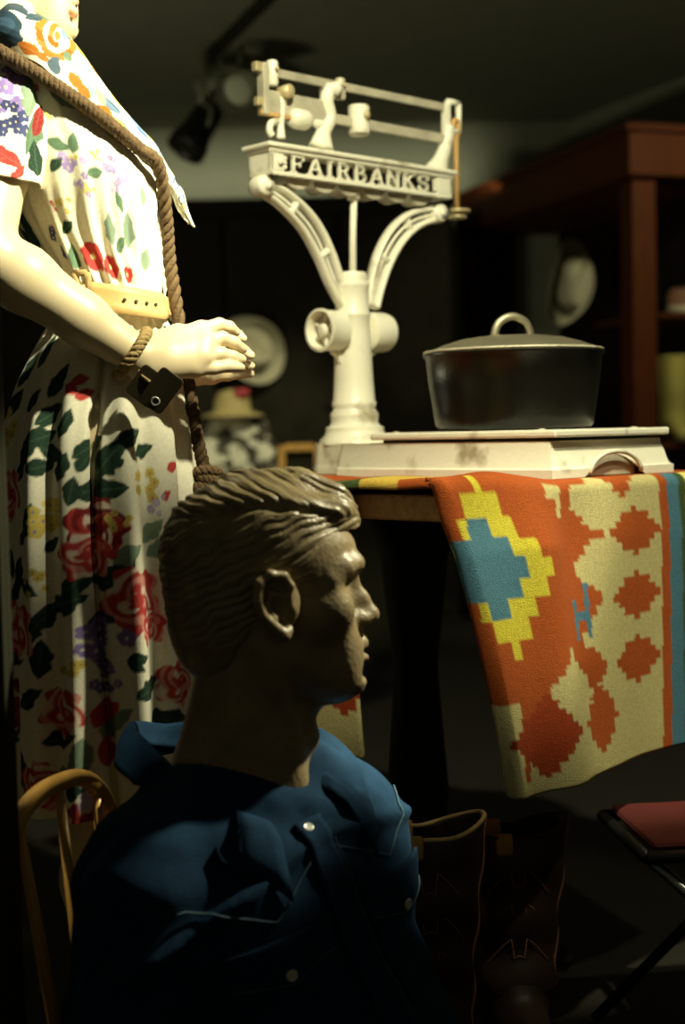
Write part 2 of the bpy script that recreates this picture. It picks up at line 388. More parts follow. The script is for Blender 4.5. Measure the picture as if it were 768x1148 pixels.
b = MB(); b.lathe([(.075, .016), (.078, .017), (.077, .04), (.074, .041)], n=40, sy=.92); obj('hat_band', b, M['straw'], t)

# doll and wooden frame on the counter
dd = P(268, 520, 5.75)
t = thing('doll', 'small figure in a yellow hat and black and white mottled clothes', 'doll', (dd.x, dd.y, .68))
v = Vol((-.2, -.2, -.01), (.2, .2, .42), .007)
v.ell((0, 0, .06), (.17, .13, .12), .02); v.ell((0, 0, .17), (.10, .09, .12), .04); v.cap((-.08, 0, .22), (-.14, -.1, .06), .045, .05, .03); v.cap((.08, 0, .22), (.13, -.11, .05), .045, .055, .03)
v.cap((-.05, -.05, .05), (-.08, -.16, .04), .05, .045, .03); v.cap((.05, -.05, .05), (.07, -.17, .04), .05, .045, .03)
v.put(lambda X, Y, Z: -(Z)+0*X+0*Y, (-.2, -.2, -.01), (.2, .2, 0), .004, 's') if False else None
vv, ff = v.mesh(); vv[:, 2] = np.maximum(vv[:, 2], 0)
obj('clothes', (vv, ff), M['cow'], t)
b = MB(); b.lathe([(.01, .21), (.05, .225), (.062, .26), (.058, .30), (.03, .325), (.005, .33)], (-.02, -.02, 0), n=32); obj('head', b, mat('doll face', (.28, .22, .13), .7), t)
b = MB(); b.lathe([(.13, .268), (.128, .275), (.075, .292), (.07, .34), (.05, .37), (.008, .38)], (-.02, -.02, 0), n=36); hb = obj('straw_hat', b, M['yellowstraw'], t)
v = Vol((-.08, -.14, .3), (.08, .0, .42), .005); v.ell((.015, -.07, .36), (.028, .022, .022), .01); v.ell((.04, -.06, .365), (.016, .016, .018), .01)
obj('hat_flower', v.mesh(), mat('red felt flower', (.34, .04, .04), .8), hb)
fp = P(336, 508, 5.60)
t = thing('picture_frame', 'small upright wooden frame on the counter beside the mottled doll', 'frame', (fp.x, fp.y, .68))
for sx in (-1, 1):
    b = MB(); b.box((sx*.07, 0, .075), (.026, .03, .15)); obj('stile', b, M['chairwood'], t, smooth=False, bevel=.003)
for z in (.015, .142):
    b = MB(); b.box((0, 0, z), (.113, .028, .028)); obj('rail', b, M['chairwood'], t, smooth=False, bevel=.003)
b = MB(); b.box((0, .012, .078), (.116, .006, .1)); obj('backing', b, M['blackp'], t, smooth=False)

# ceiling track with three spotlights
ta = P(305, -12, 4.75); tb = P(232, 62, 5.55); ta.z = tb.z = 2.345
b = MB(); d_ = (tb-ta); R = d_.to_track_quat('X', 'Z').to_matrix(); b.box((ta+tb)/2, (d_.length, .04, .03), R)
tag(obj('lighting_track', b, M['blackp'], smooth=False, bevel=.003), 'black lighting track running along the dark ceiling', 'track')
def spotlight(name, label, top, ctr, aim, L, r, bodym, lensm):
    th = thing(name, label, 'spotlight', tuple(ctr), 0, 'spotlights on the ceiling track'); a = Vector(aim).normalized(); o = Vector((0, 0, 0))
    tp = Vector(top)-Vector(ctr)
    b = MB(); b.tube([tp, tp*.5, (tp*.3)], .011, 12); obj('stem', b, M['chrome'], th)
    x, y = frame_for(a); b = MB()
    b.tube(spline([x*(r*1.1), x*(r*1.15)+tp.normalized()*r*.9, tp.normalized()*max(tp.length*.3, r*1.25), -x*(r*1.15)+tp.normalized()*r*.9, -x*(r*1.1)], 24), .008, 10); obj('yoke', b, M['chrome'], th)
    b = MB(); b.lathe([(.02, -L*.62), (r*.62, -L*.55), (r*.8, -L*.3), (r*.82, L*.1), (r, L*.3), (r*1.02, L*.5), (r*.93, L*.5), (r*.86, L*.4), (.01, L*.38)], o, a, 40); obj('housing', b, bodym, th)
    b = MB(); b.lathe([(r*.86, L*.40), (r*.6, L*.44), (.005, L*.46)], o, a, 40); obj('lens', b, lensm, th)
    return th
s1 = P(266, 101, 5.3); s1t = Vector((s1.x+.02, s1.y+.02, 2.33))
spotlight('track_spotlight', 'grey track spotlight whose round pale lens shows beside the beam end', s1t, s1, (.15, -.95, -.2), .16, .07, M['chrome'], M['glassy'])
s2 = P(222, 146, 5.35); s2t = Vector((s2.x+.04, s2.y+.02, 2.33))
spotlight('track_spotlight', 'black track spotlight pointing down and left, lowest of the cluster', s2t, s2, (-.45, -.3, -.75), .2, .075, M['blackmetal'], M['blackp'])
s3 = P(240, 92, 5.5); s3t = Vector((s3.x+.0, s3.y, 2.33))
spotlight('track_spotlight', 'small grey track spotlight turned away behind the round pale lens', s3t, s3, (-.8, .3, -.4), .13, .05, M['chrome'], M['glassy'])

# ================================================================== TABLE, RUG
AL = math.radians(43); bV = Vector((math.cos(AL), math.sin(AL), 0)); nV = Vector((math.sin(AL), -math.cos(AL), 0))
K = P(500, 556, 1.8); TZ = K.z
def T(k, q, z): return K+bV*k-nV*q+Vector((0, 0, z))       # k along the table end, q back from it, z above the board top
t = thing('table', 'pine topped table carrying the cream scale and woven rug', 'table', (*(T(.31, .36, 0)).xy, 0), AL)
b = MB(); b.box((0, 0, TZ-.017), (.62, .72, .034)); obj('tabletop', b, M['wood'], t, smooth=False, bevel=.003)
b = MB(); b.box((0, -.3625, TZ-.017), (.62, .006, .033)); obj('end_board', b, M['endgrain'], t, smooth=False, bevel=.001, label='pale end grain board')
b = MB(); b.lathe([(.05, .05), (.05, .1), (.035, .14), (.05, .3), (.035, .5), (.055, .68), (.09, TZ-.034)], n=28); obj('pedestal', b, M['darkwood'], t)
for k in range(4):
    a = PI/4+k*PI/2; b = MB(); b.tube(spline([(.03*math.cos(a), .03*math.sin(a), .1), (.14*math.cos(a), .14*math.sin(a), .06), (.24*math.cos(a), .24*math.sin(a), .016)], 10), [.025]*4+[.02]*3+[.016]*3, 10); obj('foot', b, M['darkwood'], t)

# ---- woven rug: one sheet over the end of the table with a flap over its long edge
CW = .0042
RED = (.40, .085, .016); CRE = (.56, .49, .22); YEL = (.62, .53, .05); BLU = (.075, .19, .26); GRN = (.06, .09, .03); DRD = (.33, .05, .012); LYE = (.78, .70, .20)
def step(x, q): return np.round(x/q)*q
def cross_(U, V, cu, cv, ru=.055, rv=.040):
    u = np.abs(step(U-cu, .0136)); v_ = np.abs(step(V-cv, .0105)); return (u/ru+v_/rv) <= 1.02
def rug_color(U, V):
    C = np.zeros(U.shape+(3,)); C[:] = RED
    us = step(U, .0126); vs = step(V, .0105)
    # cream ground with a stepped edge whose red points meet the crosses
    zig = np.abs(((vs-.084)/.0925+.5) % 1-.5)*2
    edge = .292-.066*zig; edge = np.where(vs < .035, .235+.03*(vs < .02), edge)
    C[us > edge] = CRE
    C[(V > .012) & (V < .055) & (np.abs(us-.205) < .007)] = CRE; C[(V > .012) & (V < .030) & (np.abs(us-.18) < .012)] = CRE
    for cv in (.084, .176, .268, .356): C[cross_(U, V, .372, cv)] = RED
    C[cross_(U, V, .345, .0, .04)] = RED
    C[(vs > .315) & (us > .10)] = CRE
    C[cross_(U, V, .185, .298, .06, .065)] = CRE
    C[(vs > .29) & (us < .085)] = CRE
    C[cross_(U, V, .264, .338, .05, .046)] = RED
    C[(np.abs(step(U-.13, .0126))/.070+np.abs(step(V-.340, .0105))/.055) <= 1] = DRD
    C[V > .390] = CRE
    # yellow and blue stepped medallion, cut by the free edge
    Us = U-.22*(V-.112)
    C[(np.abs(step(Us-.058, .0136))/.088+np.abs(step(V-.114, .026))/.115) <= 1] = YEL
    C[(np.abs(step(Us-.044, .0136))/.064+np.abs(step(V-.112, .026))/.074) <= 1] = BLU
    for (a, b_, c, d) in ((.214, .224, .168, .222), (.246, .256, .150, .222), (.224, .246, .186, .198)):
        C[(U > a) & (U < b_) & (V > c) & (V < d)] = BLU
    C[U > .437] = RED; C[U > .458] = BLU; C[U > .488] = GRN; C[U > .506] = LYE
    return C
LV = .412
Vs = np.arange(-.40, LV, CW); nR = 12
tau = np.linspace(0, 1, 142)
def rug_row(V):
    dn = max(V, 0); ul = -.014+.31*dn*(1-.25*dn/.4)
    k = ul+tau*(.60-ul); rb = .014
    a = min(max(V, 0)/rb, PI/2); out = V if V < 0 else rb*math.sin(a)
    drop = 0 if V < 0 else rb*(1-math.cos(a))+max(V-rb*PI/2, 0)
    amp = min(dn/.09, 1)
    fold = .022*np.exp(-((k-.13-.12*dn)/.05)**2)-.020*np.exp(-((k-.235)/.045)**2)*max(1-dn/.27, .05)+.005*np.sin(k*26+1)*dn/.4
    q = out+amp*(fold+.10*dn*np.clip(1-k/.45, 0, 1)+.006)
    z = np.full_like(k, -drop)
    free = np.clip((.21-k)/.10, 0, 1)
    if V <= 0: z = z+free*(.006+.008*np.exp(-((V+.03)/.05)**2)+.005*np.sin(V*38)*np.sin(k*22+1))
    else: z = z+free*.014*max(0, 1-dn/.05)
    kc, qc = k.copy(), q
    # the free left edge curls back under
    th = np.linspace(PI*.8, PI*.04, nR); r = .012 if V > -.001 else .005
    if V > .0:
        ck = k[0]+r*(1-np.cos(th))*-.0-r*np.sin(th)*.6; cq = q[0]-r*(1-np.cos(th)); cz = np.full(nR, z[0])
        patk = k[0]-.002*np.arange(nR, 0, -1)
    else:
        ck = k[0]-r*np.sin(th)*.6; cq = np.full(nR, q[0]); cz = z[0]-r*.9*(1-np.cos(th)); cz = np.maximum(cz, .0005)
        patk = k[0]-.002*np.arange(nR, 0, -1)
    return np.concatenate([ck, kc]), np.concatenate([cq, qc]), np.concatenate([cz, z]), np.concatenate([patk, k])
RV = []; RC = []
for V in Vs:
    k, q, z, pk = rug_row(V)
    base = np.array(T(0, 0, .0085)); RV.append(base+np.outer(k, np.array(bV))+np.outer(q, np.array(nV))+np.outer(z, [0, 0, 1]))
    if V >= 0: c = rug_color(pk, np.full_like(pk, V))
    else:
        c = np.zeros((len(pk), 3)); c[:] = RED; u = step(pk, .012); v_ = step(np.full_like(pk, V), .012)
        c[(v_ < -.06) & (v_ > -.14) & (u < .1)] = (.62, .42, .07); c[(v_ < -.14) & (v_ > -.24) & (u < .12)] = GRN; c[(v_ < -.17) & (v_ > -.21) & (u < .06)] = BLU
    RC.append(c)
nrow, ncol = len(RV), len(RV[0])
rv = np.concatenate(RV); rc = np.concatenate(RC); rf = grid_faces(nrow, ncol)
# flap over the long edge
q_ = np.linspace(.165, .44, 70); d_ = np.linspace(0, .36, 90); FV = []; FC = []
for dn in d_:
    kk = -.016-.006*np.sin(q_*40)*min(dn/.1, 1)-.01*min(dn/.05, 1); qq = q_-.035*np.clip((.3-q_)/.14, 0, 1)*dn/.36
    FV.append(np.array(T(0, 0, .0085-dn))+np.outer(kk, np.array(bV))-np.outer(qq, np.array(nV))+0)
    u = step(q_-.19, .0126); c = np.zeros((len(q_), 3)); c[:] = CRE
    for cq in (.185, .245, .30, .36): c[(np.abs(step(q_-cq, .012))/.03+abs(step(dn-.275, .0084))/.028) <= 1] = DRD
    if dn < .21: c[:] = RED
    c[(step(q_+0, .02) < .19) & (dn < .24)] = DRD
    FC.append(c)
fv = np.concatenate(FV); ff = grid_faces(90, 70)[:, ::-1]
V_, F_ = join([(rv, rf), (fv, ff)])
rug = obj('woven_rug', (V_, F_), M['rug'], solid=.007, off=0); set_print(rug, np.concatenate([rc, np.concatenate(FC)]))
tag(rug, 'orange and cream stepped cross woven rug draped over the table end', 'rug')

# ================================================================== PLATFORM SCALE
c0 = T(.224+.146, .008+.546, 0); SZ = TZ+.0125
sc = thing('platform_scale', 'cream enamelled iron platform scale with lettered beam on the table', 'scale', (c0.x, c0.y, SZ), AL)
SM = WM[sc]; SMi = SM.inverted()
def bp_(x, y, yl=0.0):                # photo point on the beam plane -> (local x, local z)
    o = SMi @ Vector((0, 0, CAMH)); d = SMi.to_3x3() @ (P(x, y, 1)-Vector((0, 0, CAMH))); tt = (yl-o.y)/d.y; q = o+d*tt; return q.x, q.z
def L(x, y, yl=0.0): a, c = bp_(x, y, yl); return Vector((a, yl, c))
E_ = M['enamel']
# base casting: hollow-sided box with feet and arched ends, rounded neck under the column
def base_outline(gx, gy, yn, r):       # plan outline, anticlockwise
    pts = [(gx, -.546-gy*0+(.146-gx)), (gx, yn)]
    return pts
bw = .146; yN = -.546; yF = -.07
b = MB()
def ring(off, z, inset_neck=0):
    o = []
    hw = bw-off
    o += [(-hw, yN+off), (hw, yN+off)]
    for a in np.linspace(-.12, .5, 6): o.append((hw-(.5-.5*math.cos(PI*(a+.12)/.62))*(hw-.066+off*.3), yF-.04+(a+.12)/.62*.05))
    for a in np.linspace(0.2, PI-.2, 15): o.append((math.cos(a)*(.064-off*.3), .012+math.sin(a)*(.064-off*.3)))
    for a in np.linspace(.5, -.12, 6): o.append((-(hw-(.5-.5*math.cos(PI*(a+.12)/.62))*(hw-.066+off*.3)), yF-.04+(a+.12)/.62*.05))
    return [(x, y, z) for x, y in o]
prof = [(0, .0), (0, .012), (.004, .014), (.006, .018), (.010, .034), (.014, .046), (.014, .052)]
rings = [ring(o, z) for o, z in prof]; n = len(rings[0])
vs = [p for r in rings for p in r]; fs = [(i*n+j, i*n+(j+1) % n, (i+1)*n+(j+1) % n, (i+1)*n+j) for i in range(len(prof)-1) for j in range(n)]
fs.append(tuple((len(prof)-1)*n+j for j in range(n)))
# near end wall is replaced by an arched panel
fs = [f for f in fs if not (len(f) == 4 and (f[0] % n == 0) and f[1] % n == 1)]
b.add(vs, fs)
nA = 25; xa = np.linspace(-bw, bw, nA); lowv = []; 
def archz(x): return .032*math.sqrt(max(0, 1-(x/.062)**2)) if abs(x) < .062 else 0
pv = []
for i, x in enumerate(xa):
    zl = archz(x)
    for o, z in prof:
        zz = max(z, zl); oo = np.interp(zz, [p[1] for p in prof], [p[0] for p in prof]); pv.append((x*(bw-oo)/bw, yN+oo, zz))
m_ = len(prof); b.add(pv, [(i*m_+j, (i+1)*m_+j, (i+1)*m_+j+1, i*m_+j+1) for i in range(nA-1) for j in range(m_-1)])
base = obj('base', b, E_, sc, auto=35)
b = MB(); b.tube([(x, yN-.001, archz(x)+.003) for x in np.linspace(-.0619, .0619, 31)], .0035, 8); obj('arch_rim', b, E_, base)
b = MB(); b.box((0, yN+.012, .016), (.12, .004, .03)); obj('arch_recess', b, M['iron'], base, smooth=False)
b = MB(); b.box((0, (yN+yF-.10)/2-.002, .0545), (2*bw-.04, yF-.10-yN-.05, .005)); obj('platform_gap', b, M['enamel_in'], base, smooth=False)
b = MB(); b.box((0, (yN+yF-.10)/2-.004, .0625), (2*bw-.018, yF-.10-yN-.008, .011)); pl = obj('platform', b, E_, sc, smooth=False, bevel=.003)
for (x, y) in ((-.11, -.5), (.11, -.5), (-.11, -.21), (.11, -.21)):
    b = MB(); b.lathe([(.006, 0), (.006, .001), (.003, .0018)], (x, y, .068), n=14); obj('screw', b, M['iron'], pl)
# column
b = MB(); b.lathe([(.062, .05), (.060, .058), (.052, .066), (.050, .073), (.0505, .078), (.043, .082), (.0405, .088), (.0415, .096), (.0415, .102), (.0375, .108), (.0365, .112), (.0385, .116), (.0385, .121), (.036, .125),
    (.034, .16), (.031, .24), (.0295, .265), (.0315, .268), (.0315, .273), (.029, .276), (.0285, .315), (.0300, .318), (.0305, .322), (.0290, .326), (.0265, .328), (.0265, .338), (.024, .343), (.012, .345), (.01, .345)], n=56)
obj('column', b, E_, sc, auto=50)
# side cups on the column
for sx in (-1, 1):
    b = MB(); cz = bp_(403, 372)[1]
    b.lathe([(.030, .030), (.034, .034), (.0345, .046), (.0345, .068), (.0365, .072), (.0365, .077), (.032, .078), (.030, .070), (.028, .056), (.004, .055)] if sx < 0 else [(.026, .030), (.033, .034), (.0345, .046), (.0345, .068), (.033, .078), (.027, .083), (.01, .085), (.004, .085)], (0, 0, cz), (sx, 0, 0), 44)
    cup = obj('side_cup', b, E_, sc, auto=40, label='open cup with ribbed hub' if sx < 0 else 'closed round cup')
    b = MB(); b.tube([(sx*.02, 0, cz), (sx*.036, 0, cz)], .012, 16); b.tube(spline([(sx*.027, 0, cz-.055), (sx*.034, 0, cz-.042), (sx*.048, 0, cz-.033)], 8), .007, 10); obj('cup_bracket', b, E_, cup)
    if sx < 0:
        b = MB()
        for q in range(3):
            a = q*PI/3+.5; R = Matrix.Rotation(a, 3, 'X'); b.box((-.06, 0, cz), (.012, .056, .006), R)
        b.lathe([(.012, .055), (.012, .07), (.006, .074)], (0, 0, cz), (-1, 0, 0), 18); obj('hub', b, E_, cup, smooth=False, bevel=.002)
# curved double-rail arms
for sx, pts in ((-1, [(389, 344), (376, 318), (362, 282), (344, 250), (318, 224), (293, 209)]), (1, [(417, 344), (421, 318), (431, 287), (446, 262), (466, 246), (489, 240)])):
    q = [L(x, y) for x, y in pts]; q = [Vector((abs(p.x)*sx, 0, p.z)) for p in q]
    mid = spline(q, 40); tan = [(Vector(mid[min(i+1, 39)])-Vector(mid[max(i-1, 0)])).normalized() for i in range(40)]
    nr = [Vector((-t_.z, 0, t_.x)) for t_ in tan]
    b = MB(); wd = [.014*(.55+.9*math.sin(PI*min(1, max(0, (i+3)/45)))) for i in range(40)]
    for s_ in (-1, 1): b.tube([Vector(mid[i])+nr[i]*s_*wd[i]*.8 for i in range(40)], .0058, 10, flat=1.9, up=(1, 0, .3))
    arm = obj('arm', b, E_, sc)
    b = MB()
    for i in (1, 15, 28, 38): b.tube([Vector(mid[i])+nr[i]*wd[i]*.8, Vector(mid[i])-nr[i]*wd[i]*.8], .007, 10)
    b.tube([Vector(mid[i]) for i in range(40)], .004, 8, flat=.8)
    obj('web', b, E_, arm)
    b = MB(); e = Vector(mid[-1]); b.lathe([(.006, -.017), (.015, -.016), (.017, -.01), (.017, .01), (.015, .016), (.006, .017)], e, (0, 1, 0), 28)
    for yy in (-.017, .017): b.lathe([(.008, -.003), (.008, .003), (.002, .005)], e+Vector((0, yy, 0)), (0, 1 if yy > 0 else -1, 0), 16)
    obj('scroll', b, E_, arm)
# beam case with the pierced name
xl, zt = bp_(290, 163); xr, _ = bp_(494, 200); zb = bp_(290, 196)[1]; zt = .5*(zt+bp_(494, 203)[1]); zb = .5*(zb+bp_(494, 227)[1])
hc = zt-zb; cxm = (xl+xr)/2; lenc = xr-xl; yc = -.024
b = MB(); px0 = bp_(317, 175, yc)[0]; px1 = bp_(489, 215, yc)[0]
zlo = zb+hc*.17; zhi = zt-hc*.17
b.box((cxm, yc, (zt+zhi)/2), (lenc, .008, zt-zhi)); b.box((cxm, yc, (zb+zlo)/2), (lenc, .008, zlo-zb))
b.box(((xl+px0)/2, yc, (zlo+zhi)/2), (px0-xl, .008, zhi-zlo)); b.box(((xr+px1)/2, yc, (zlo+zhi)/2), (xr-px1, .008, zhi-zlo))
b.box((cxm, .024, (zt+zb)/2), (lenc, .008, hc)); b.box((xl+.004, 0, (zt+zb)/2), (.008, .056, hc)); b.box((xr-.004, 0, (zt+zb)/2), (.008, .056, hc))
case = obj('beam_case', b, E_, sc, smooth=False, bevel=.0015)
b = MB(); b.box((cxm, .004, (zlo+zhi)/2), (px1-px0+.02, .004, hc*.8)); obj('case_recess', b, M['enamel_in'], case, smooth=False)
b = MB(); b.box((cxm, 0, zt+.004), (lenc+.016, .072, .008)); b.box((cxm, 0, zt-.003), (lenc+.006, .062, .008)); obj('case_top', b, E_, case, smooth=False, bevel=.003)
b = MB(); b.lathe([(.006, 0), (.006, .004), (.002, .006)], (xl+.02, yc-.004, (zt+zb)/2), (0, -1, 0), 14); obj('rivet', b, E_, case)
# slab-serif letters, strokes in a unit box
def arc(cx, cy, rx, ry, a0, a1, n=9): return [(cx+rx*math.cos(math.radians(a)), cy+ry*math.sin(math.radians(a))) for a in np.linspace(a0, a1, n)]
V1, TH, SF = .20, .12, .11
def st(*p, w=V1): return (list(p), w)
G = {
 'F': [st((.22,0),(.22,1)), st((.05,.95),(.85,.95), w=TH), st((.22,.5),(.62,.5), w=TH), st((.05,.05),(.42,.05), w=TH), st((.85,.7),(.85,1), w=TH), st((.62,.36),(.62,.64), w=TH)],
 'A': [st((.12,.05),(.5,1), w=TH), st((.5,1),(.84,.05), w=V1), st((.28,.36),(.68,.36), w=TH), st((-.02,.05),(.28,.05), w=TH), st((.66,.05),(1.02,.05), w=TH)],
 'I': [st((.3,0),(.3,1)), st((.08,.95),(.52,.95), w=TH), st((.08,.05),(.52,.05), w=TH)],
 'R': [st((.22,0),(.22,1)), st((.04,.05),(.42,.05), w=TH), st((.04,.95),(.5,.95), w=TH), st(*arc(.5,.73,.26,.22,90,-90), w=V1*.85), st((.22,.5),(.5,.5), w=TH), st((.5,.5),(.8,.05), w=V1), st((.68,.05),(1.0,.05), w=TH)],
 'B': [st((.22,0),(.22,1)), st((.04,.05),(.52,.05), w=TH), st((.04,.95),(.5,.95), w=TH), st(*arc(.48,.74,.24,.21,90,-90), w=V1*.85), st((.22,.52),(.5,.52), w=TH), st(*arc(.52,.29,.28,.24,90,-90), w=V1*.85)],
 'N': [st((.18,0),(.18,1), w=TH), st((.14,.98),(.82,.03), w=V1), st((.84,0),(.84,1), w=TH), st((.0,.95),(.26,.95), w=TH), st((.02,.05),(.36,.05), w=TH), st((.68,.95),(1.0,.95), w=TH)],
 'K': [st((.22,0),(.22,1)), st((.04,.05),(.42,.05), w=TH), st((.04,.95),(.42,.95), w=TH), st((.24,.4),(.82,.95), w=TH), st((.42,.56),(.84,.05), w=V1), st((.66,.95),(.98,.95), w=TH), st((.68,.05),(1.02,.05), w=TH)],
 'S': [st(*(arc(.46,.73,.28,.22,20,270,12)+arc(.46,.28,.30,.23,90,-160,12)), w=V1*.85), st((.76,.66),(.76,.98), w=TH*.8), st((.14,.02),(.14,.34), w=TH*.8)],
}
word = 'FAIRBANKS'; adv = {'I': .74}; tot = sum(adv.get(c, 1.16) for c in word)
lx0 = px0+.012; lw = (px1-px0-.024)/tot; lh = zhi-zlo; x = lx0
for c in word:
    b = MB()
    for si, (pts, w_) in enumerate(G[c]):
        for i in range(len(pts)-1):
            p, q = [Vector((x+(a_+.06)*lw, yc-.0005*(si % 3), zlo+(.0+c_)*lh)) for a_, c_ in (pts[i], pts[i+1])]
            d = q-p; ln = d.length; R = Matrix.Rotation(-math.atan2(d.z, d.x), 3, 'Y'); b.box((p+q)/2, (ln+w_*lw*.35*(len(pts) > 2), .006, w_*lh*.8), R)
    obj('letter', b, E_, case, smooth=False); x += adv.get(c, 1.16)*lw
for xx in (px0+.004, px1-.004):
    b = MB()
    for z_ in (.25, .5, .75): b.lathe([(.003, -.003), (.004, 0), (.003, .003)], (xx, yc, zlo+z_*lh), (0, 1, 0), 12)
    obj('ornament', b, E_, case)
# scalloped underside and knife links
b = MB()
for i in range(6):
    xx = xl+.07+i*(lenc-.14)/5; b.prism([(math.cos(a)*.026, math.sin(a)*.018) for a in np.linspace(PI, 2*PI, 10)], (xx, 0, zb+.002), (1, 0, 0), (0, 0, 1), (0, 1, 0), .03)
obj('underside_lugs', b, M['iron'], case, smooth=False)
b = MB(); p1 = L(397, 220); p0 = L(396, 312); b.tube([(p1.x*.3, 0, p0.z-.02), (p1.x*.5, 0, (p0.z+p1.z)/2), (p1.x, 0, p1.z+.008)], .0062, 12); b.tube([(p1.x, 0, zb-.018), (p1.x, 0, zb+.006)], .012, 14); obj('draw_rod', b, E_, sc)
# beams
def bar(name, a, c, hgt, th, m=E_, par=sc, bev=.0015):
    a, c = Vector(a), Vector(c); d = c-a; R = Matrix.Rotation(-math.atan2(d.z, d.x), 3, 'Y'); b = MB(); b.box((a+c)/2, (d.length, th, hgt), R); return obj(name, b, m, par, smooth=False, bevel=bev)
zu = .5*(L(302, 84).z+L(500, 118).z); zlw = .5*(L(312, 113).z+L(490, 155).z)
xb0 = L(296, 90).x; xb1 = L(500, 130).x; xm = L(366, 125).x
beam = bar('beam', (xb0, 0, zu), (xb1+.006, 0, zu), .014, .007, M['iron'], sc)
bar('lower_bar', (xb0, 0, zlw+.003), (xm, 0, zlw+.003), .036, .008, M['iron'], beam); bar('lower_bar', (xm, 0, zlw-.006), (xb1, 0, zlw-.006), .017, .007, M['iron'], beam)
bar('end_plate', (xb0-.002, 0, zu+.012), (xb0-.002, 0, zlw-.020), .012, .018, M['iron'], beam); b = MB(); b.box((xb0-.014, 0, zu+.004), (.014, .012, .016)); obj('knife_edge', b, M['brass'], beam, smooth=False, bevel=.002); b = MB(); b.box((xb0-.012, 0, zlw+.0), (.014, .012, .014)); obj('knife_edge', b, M['brass'], beam, smooth=False, bevel=.002)
bar('end_bar', (xb1, 0, zu+.006), (xb1, 0, zlw-.012), .014, .012, M['enamel'], beam)
b = MB(); rr = [Vector((xb1+.004, 0, zu+.012)), Vector((xb1+.034, 0, zu+.012)), Vector((xb1+.034, 0, zu-.040)), Vector((xb1+.004, 0, zu-.040))]
for i in range(4): b.tube([rr[i], rr[(i+1) % 4]], .0055, 10)
obj('end_loop', b, E_, beam)
def poise(name, x, z0, z1, r, label=None, m=M['enamel']):
    b = MB(); b.lathe([(r*.8, z0), (r, z0+.003), (r, z1-.003), (r*.8, z1)], (x, 0, 0), n=32); o = obj(name, b, m, beam, auto=40, label=label)
    b = MB(); b.lathe([(r*.38, 0), (r*.38, .004), (r*.1, .007)], (x, -r*.98, (z0+z1)/2+(z1-z0)*.12), (0, -1, 0), 14); obj('poise_screw', b, M['brass'], o); return o
x_, zA = bp_(402, 118); _, zB = bp_(402, 152); poise('poise', x_, zB, zA, .0185, 'large cylindrical sliding poise')
x_, zA = bp_(381, 88); _, zB = bp_(381, 112); poise('poise', x_, zB, zA, .0095, 'small sliding poise on the upper bar', M['iron'])
x_, zA = bp_(305, 68); _, zB = bp_(305, 96); poise('balance_post', x_, zB, zA, .0095, None, M['enamel'])
# stands
def stand(pts, rads, name='beam_stand', m=E_):
    b = MB(); q = spline([L(*p) for p in pts], 24); r = np.interp(np.linspace(0, 1, 24), np.linspace(0, 1, len(rads)), rads); b.tube(q, list(r), 12, flat=1.2); o = obj(name, b, m, sc); return o
s_ = stand([(360, 166), (363, 148), (370, 132), (366, 112), (371, 100)], [.020, .011, .010, .011, .013]); b = MB(); e = L(371, 101); b.lathe([(.004, -.02), (.011, -.018), (.011, .018), (.004, .02)], e, (0, 1, 0), 20); obj('bearing', b, E_, s_)
stand([(366, 140), (356, 139), (351, 136)], [.006, .007, .005], 'stand_spur')
s_ = stand([(315, 155), (315, 140), (316, 120), (317, 104)], [.007, .005, .006, .009]); b = MB(); e = L(317, 104); b.lathe([(.004, -.02), (.011, -.018), (.011, .018), (.004, .02)], e, (0, 1, 0), 20); obj('bearing', b, M['brass'], s_)
b = MB(); b.tube(spline([L(305, 152), L(302, 146), L(304, 138), L(311, 136)], 14), .006, 10); obj('stand_hook', b, E_, s_)
s_ = stand([(488, 196), (494, 180), (501, 160), (503, 142)], [.024, .013, .010, .011])
b = MB(); e0 = L(292, 130); e1 = L(350, 138); zz = (e0.z+e1.z)/2+.004; b.tube([(e0.x, -.0, zz), (e1.x, -.0, zz)], .0045, 10); rod = obj('balance_rod', b, M['rust'], sc)
b = MB(); e = L(337, 134); b.lathe([(.007, -.024), (.013, -.022), (.0165, -.012), (.0165, .010), (.012, .018), (.006, .022)], (e.x, 0, zz), (1, 0, 0), 28); obj('balance_ball', b, E_, rod)
# counterpoise hanger
hx = L(511, 150).x; zt_ = L(511, 147).z; zb_ = L(512, 239).z
b = MB(); b.tube(spline([(hx-.008, 0, zt_+.004), (hx-.004, 0, zt_+.018), (hx+.006, 0, zt_+.016), (hx+.006, 0, zt_-.004), (hx, 0, zt_-.012)], 20), .0052, 10); b.tube([(hx, 0, zt_-.008), (hx, 0, zb_+.004)], .0052, 10); hg = obj('counterpoise_hanger', b, M['rust'], sc)
b = MB(); b.lathe([(.012, .008), (.024, .006), (.025, .001), (.02, -.001), (.012, -.004), (.018, -.006), (.018, -.010), (.006, -.012)], (hx, 0, zb_), n=32); obj('weight_pan', b, M['brass'], hg)

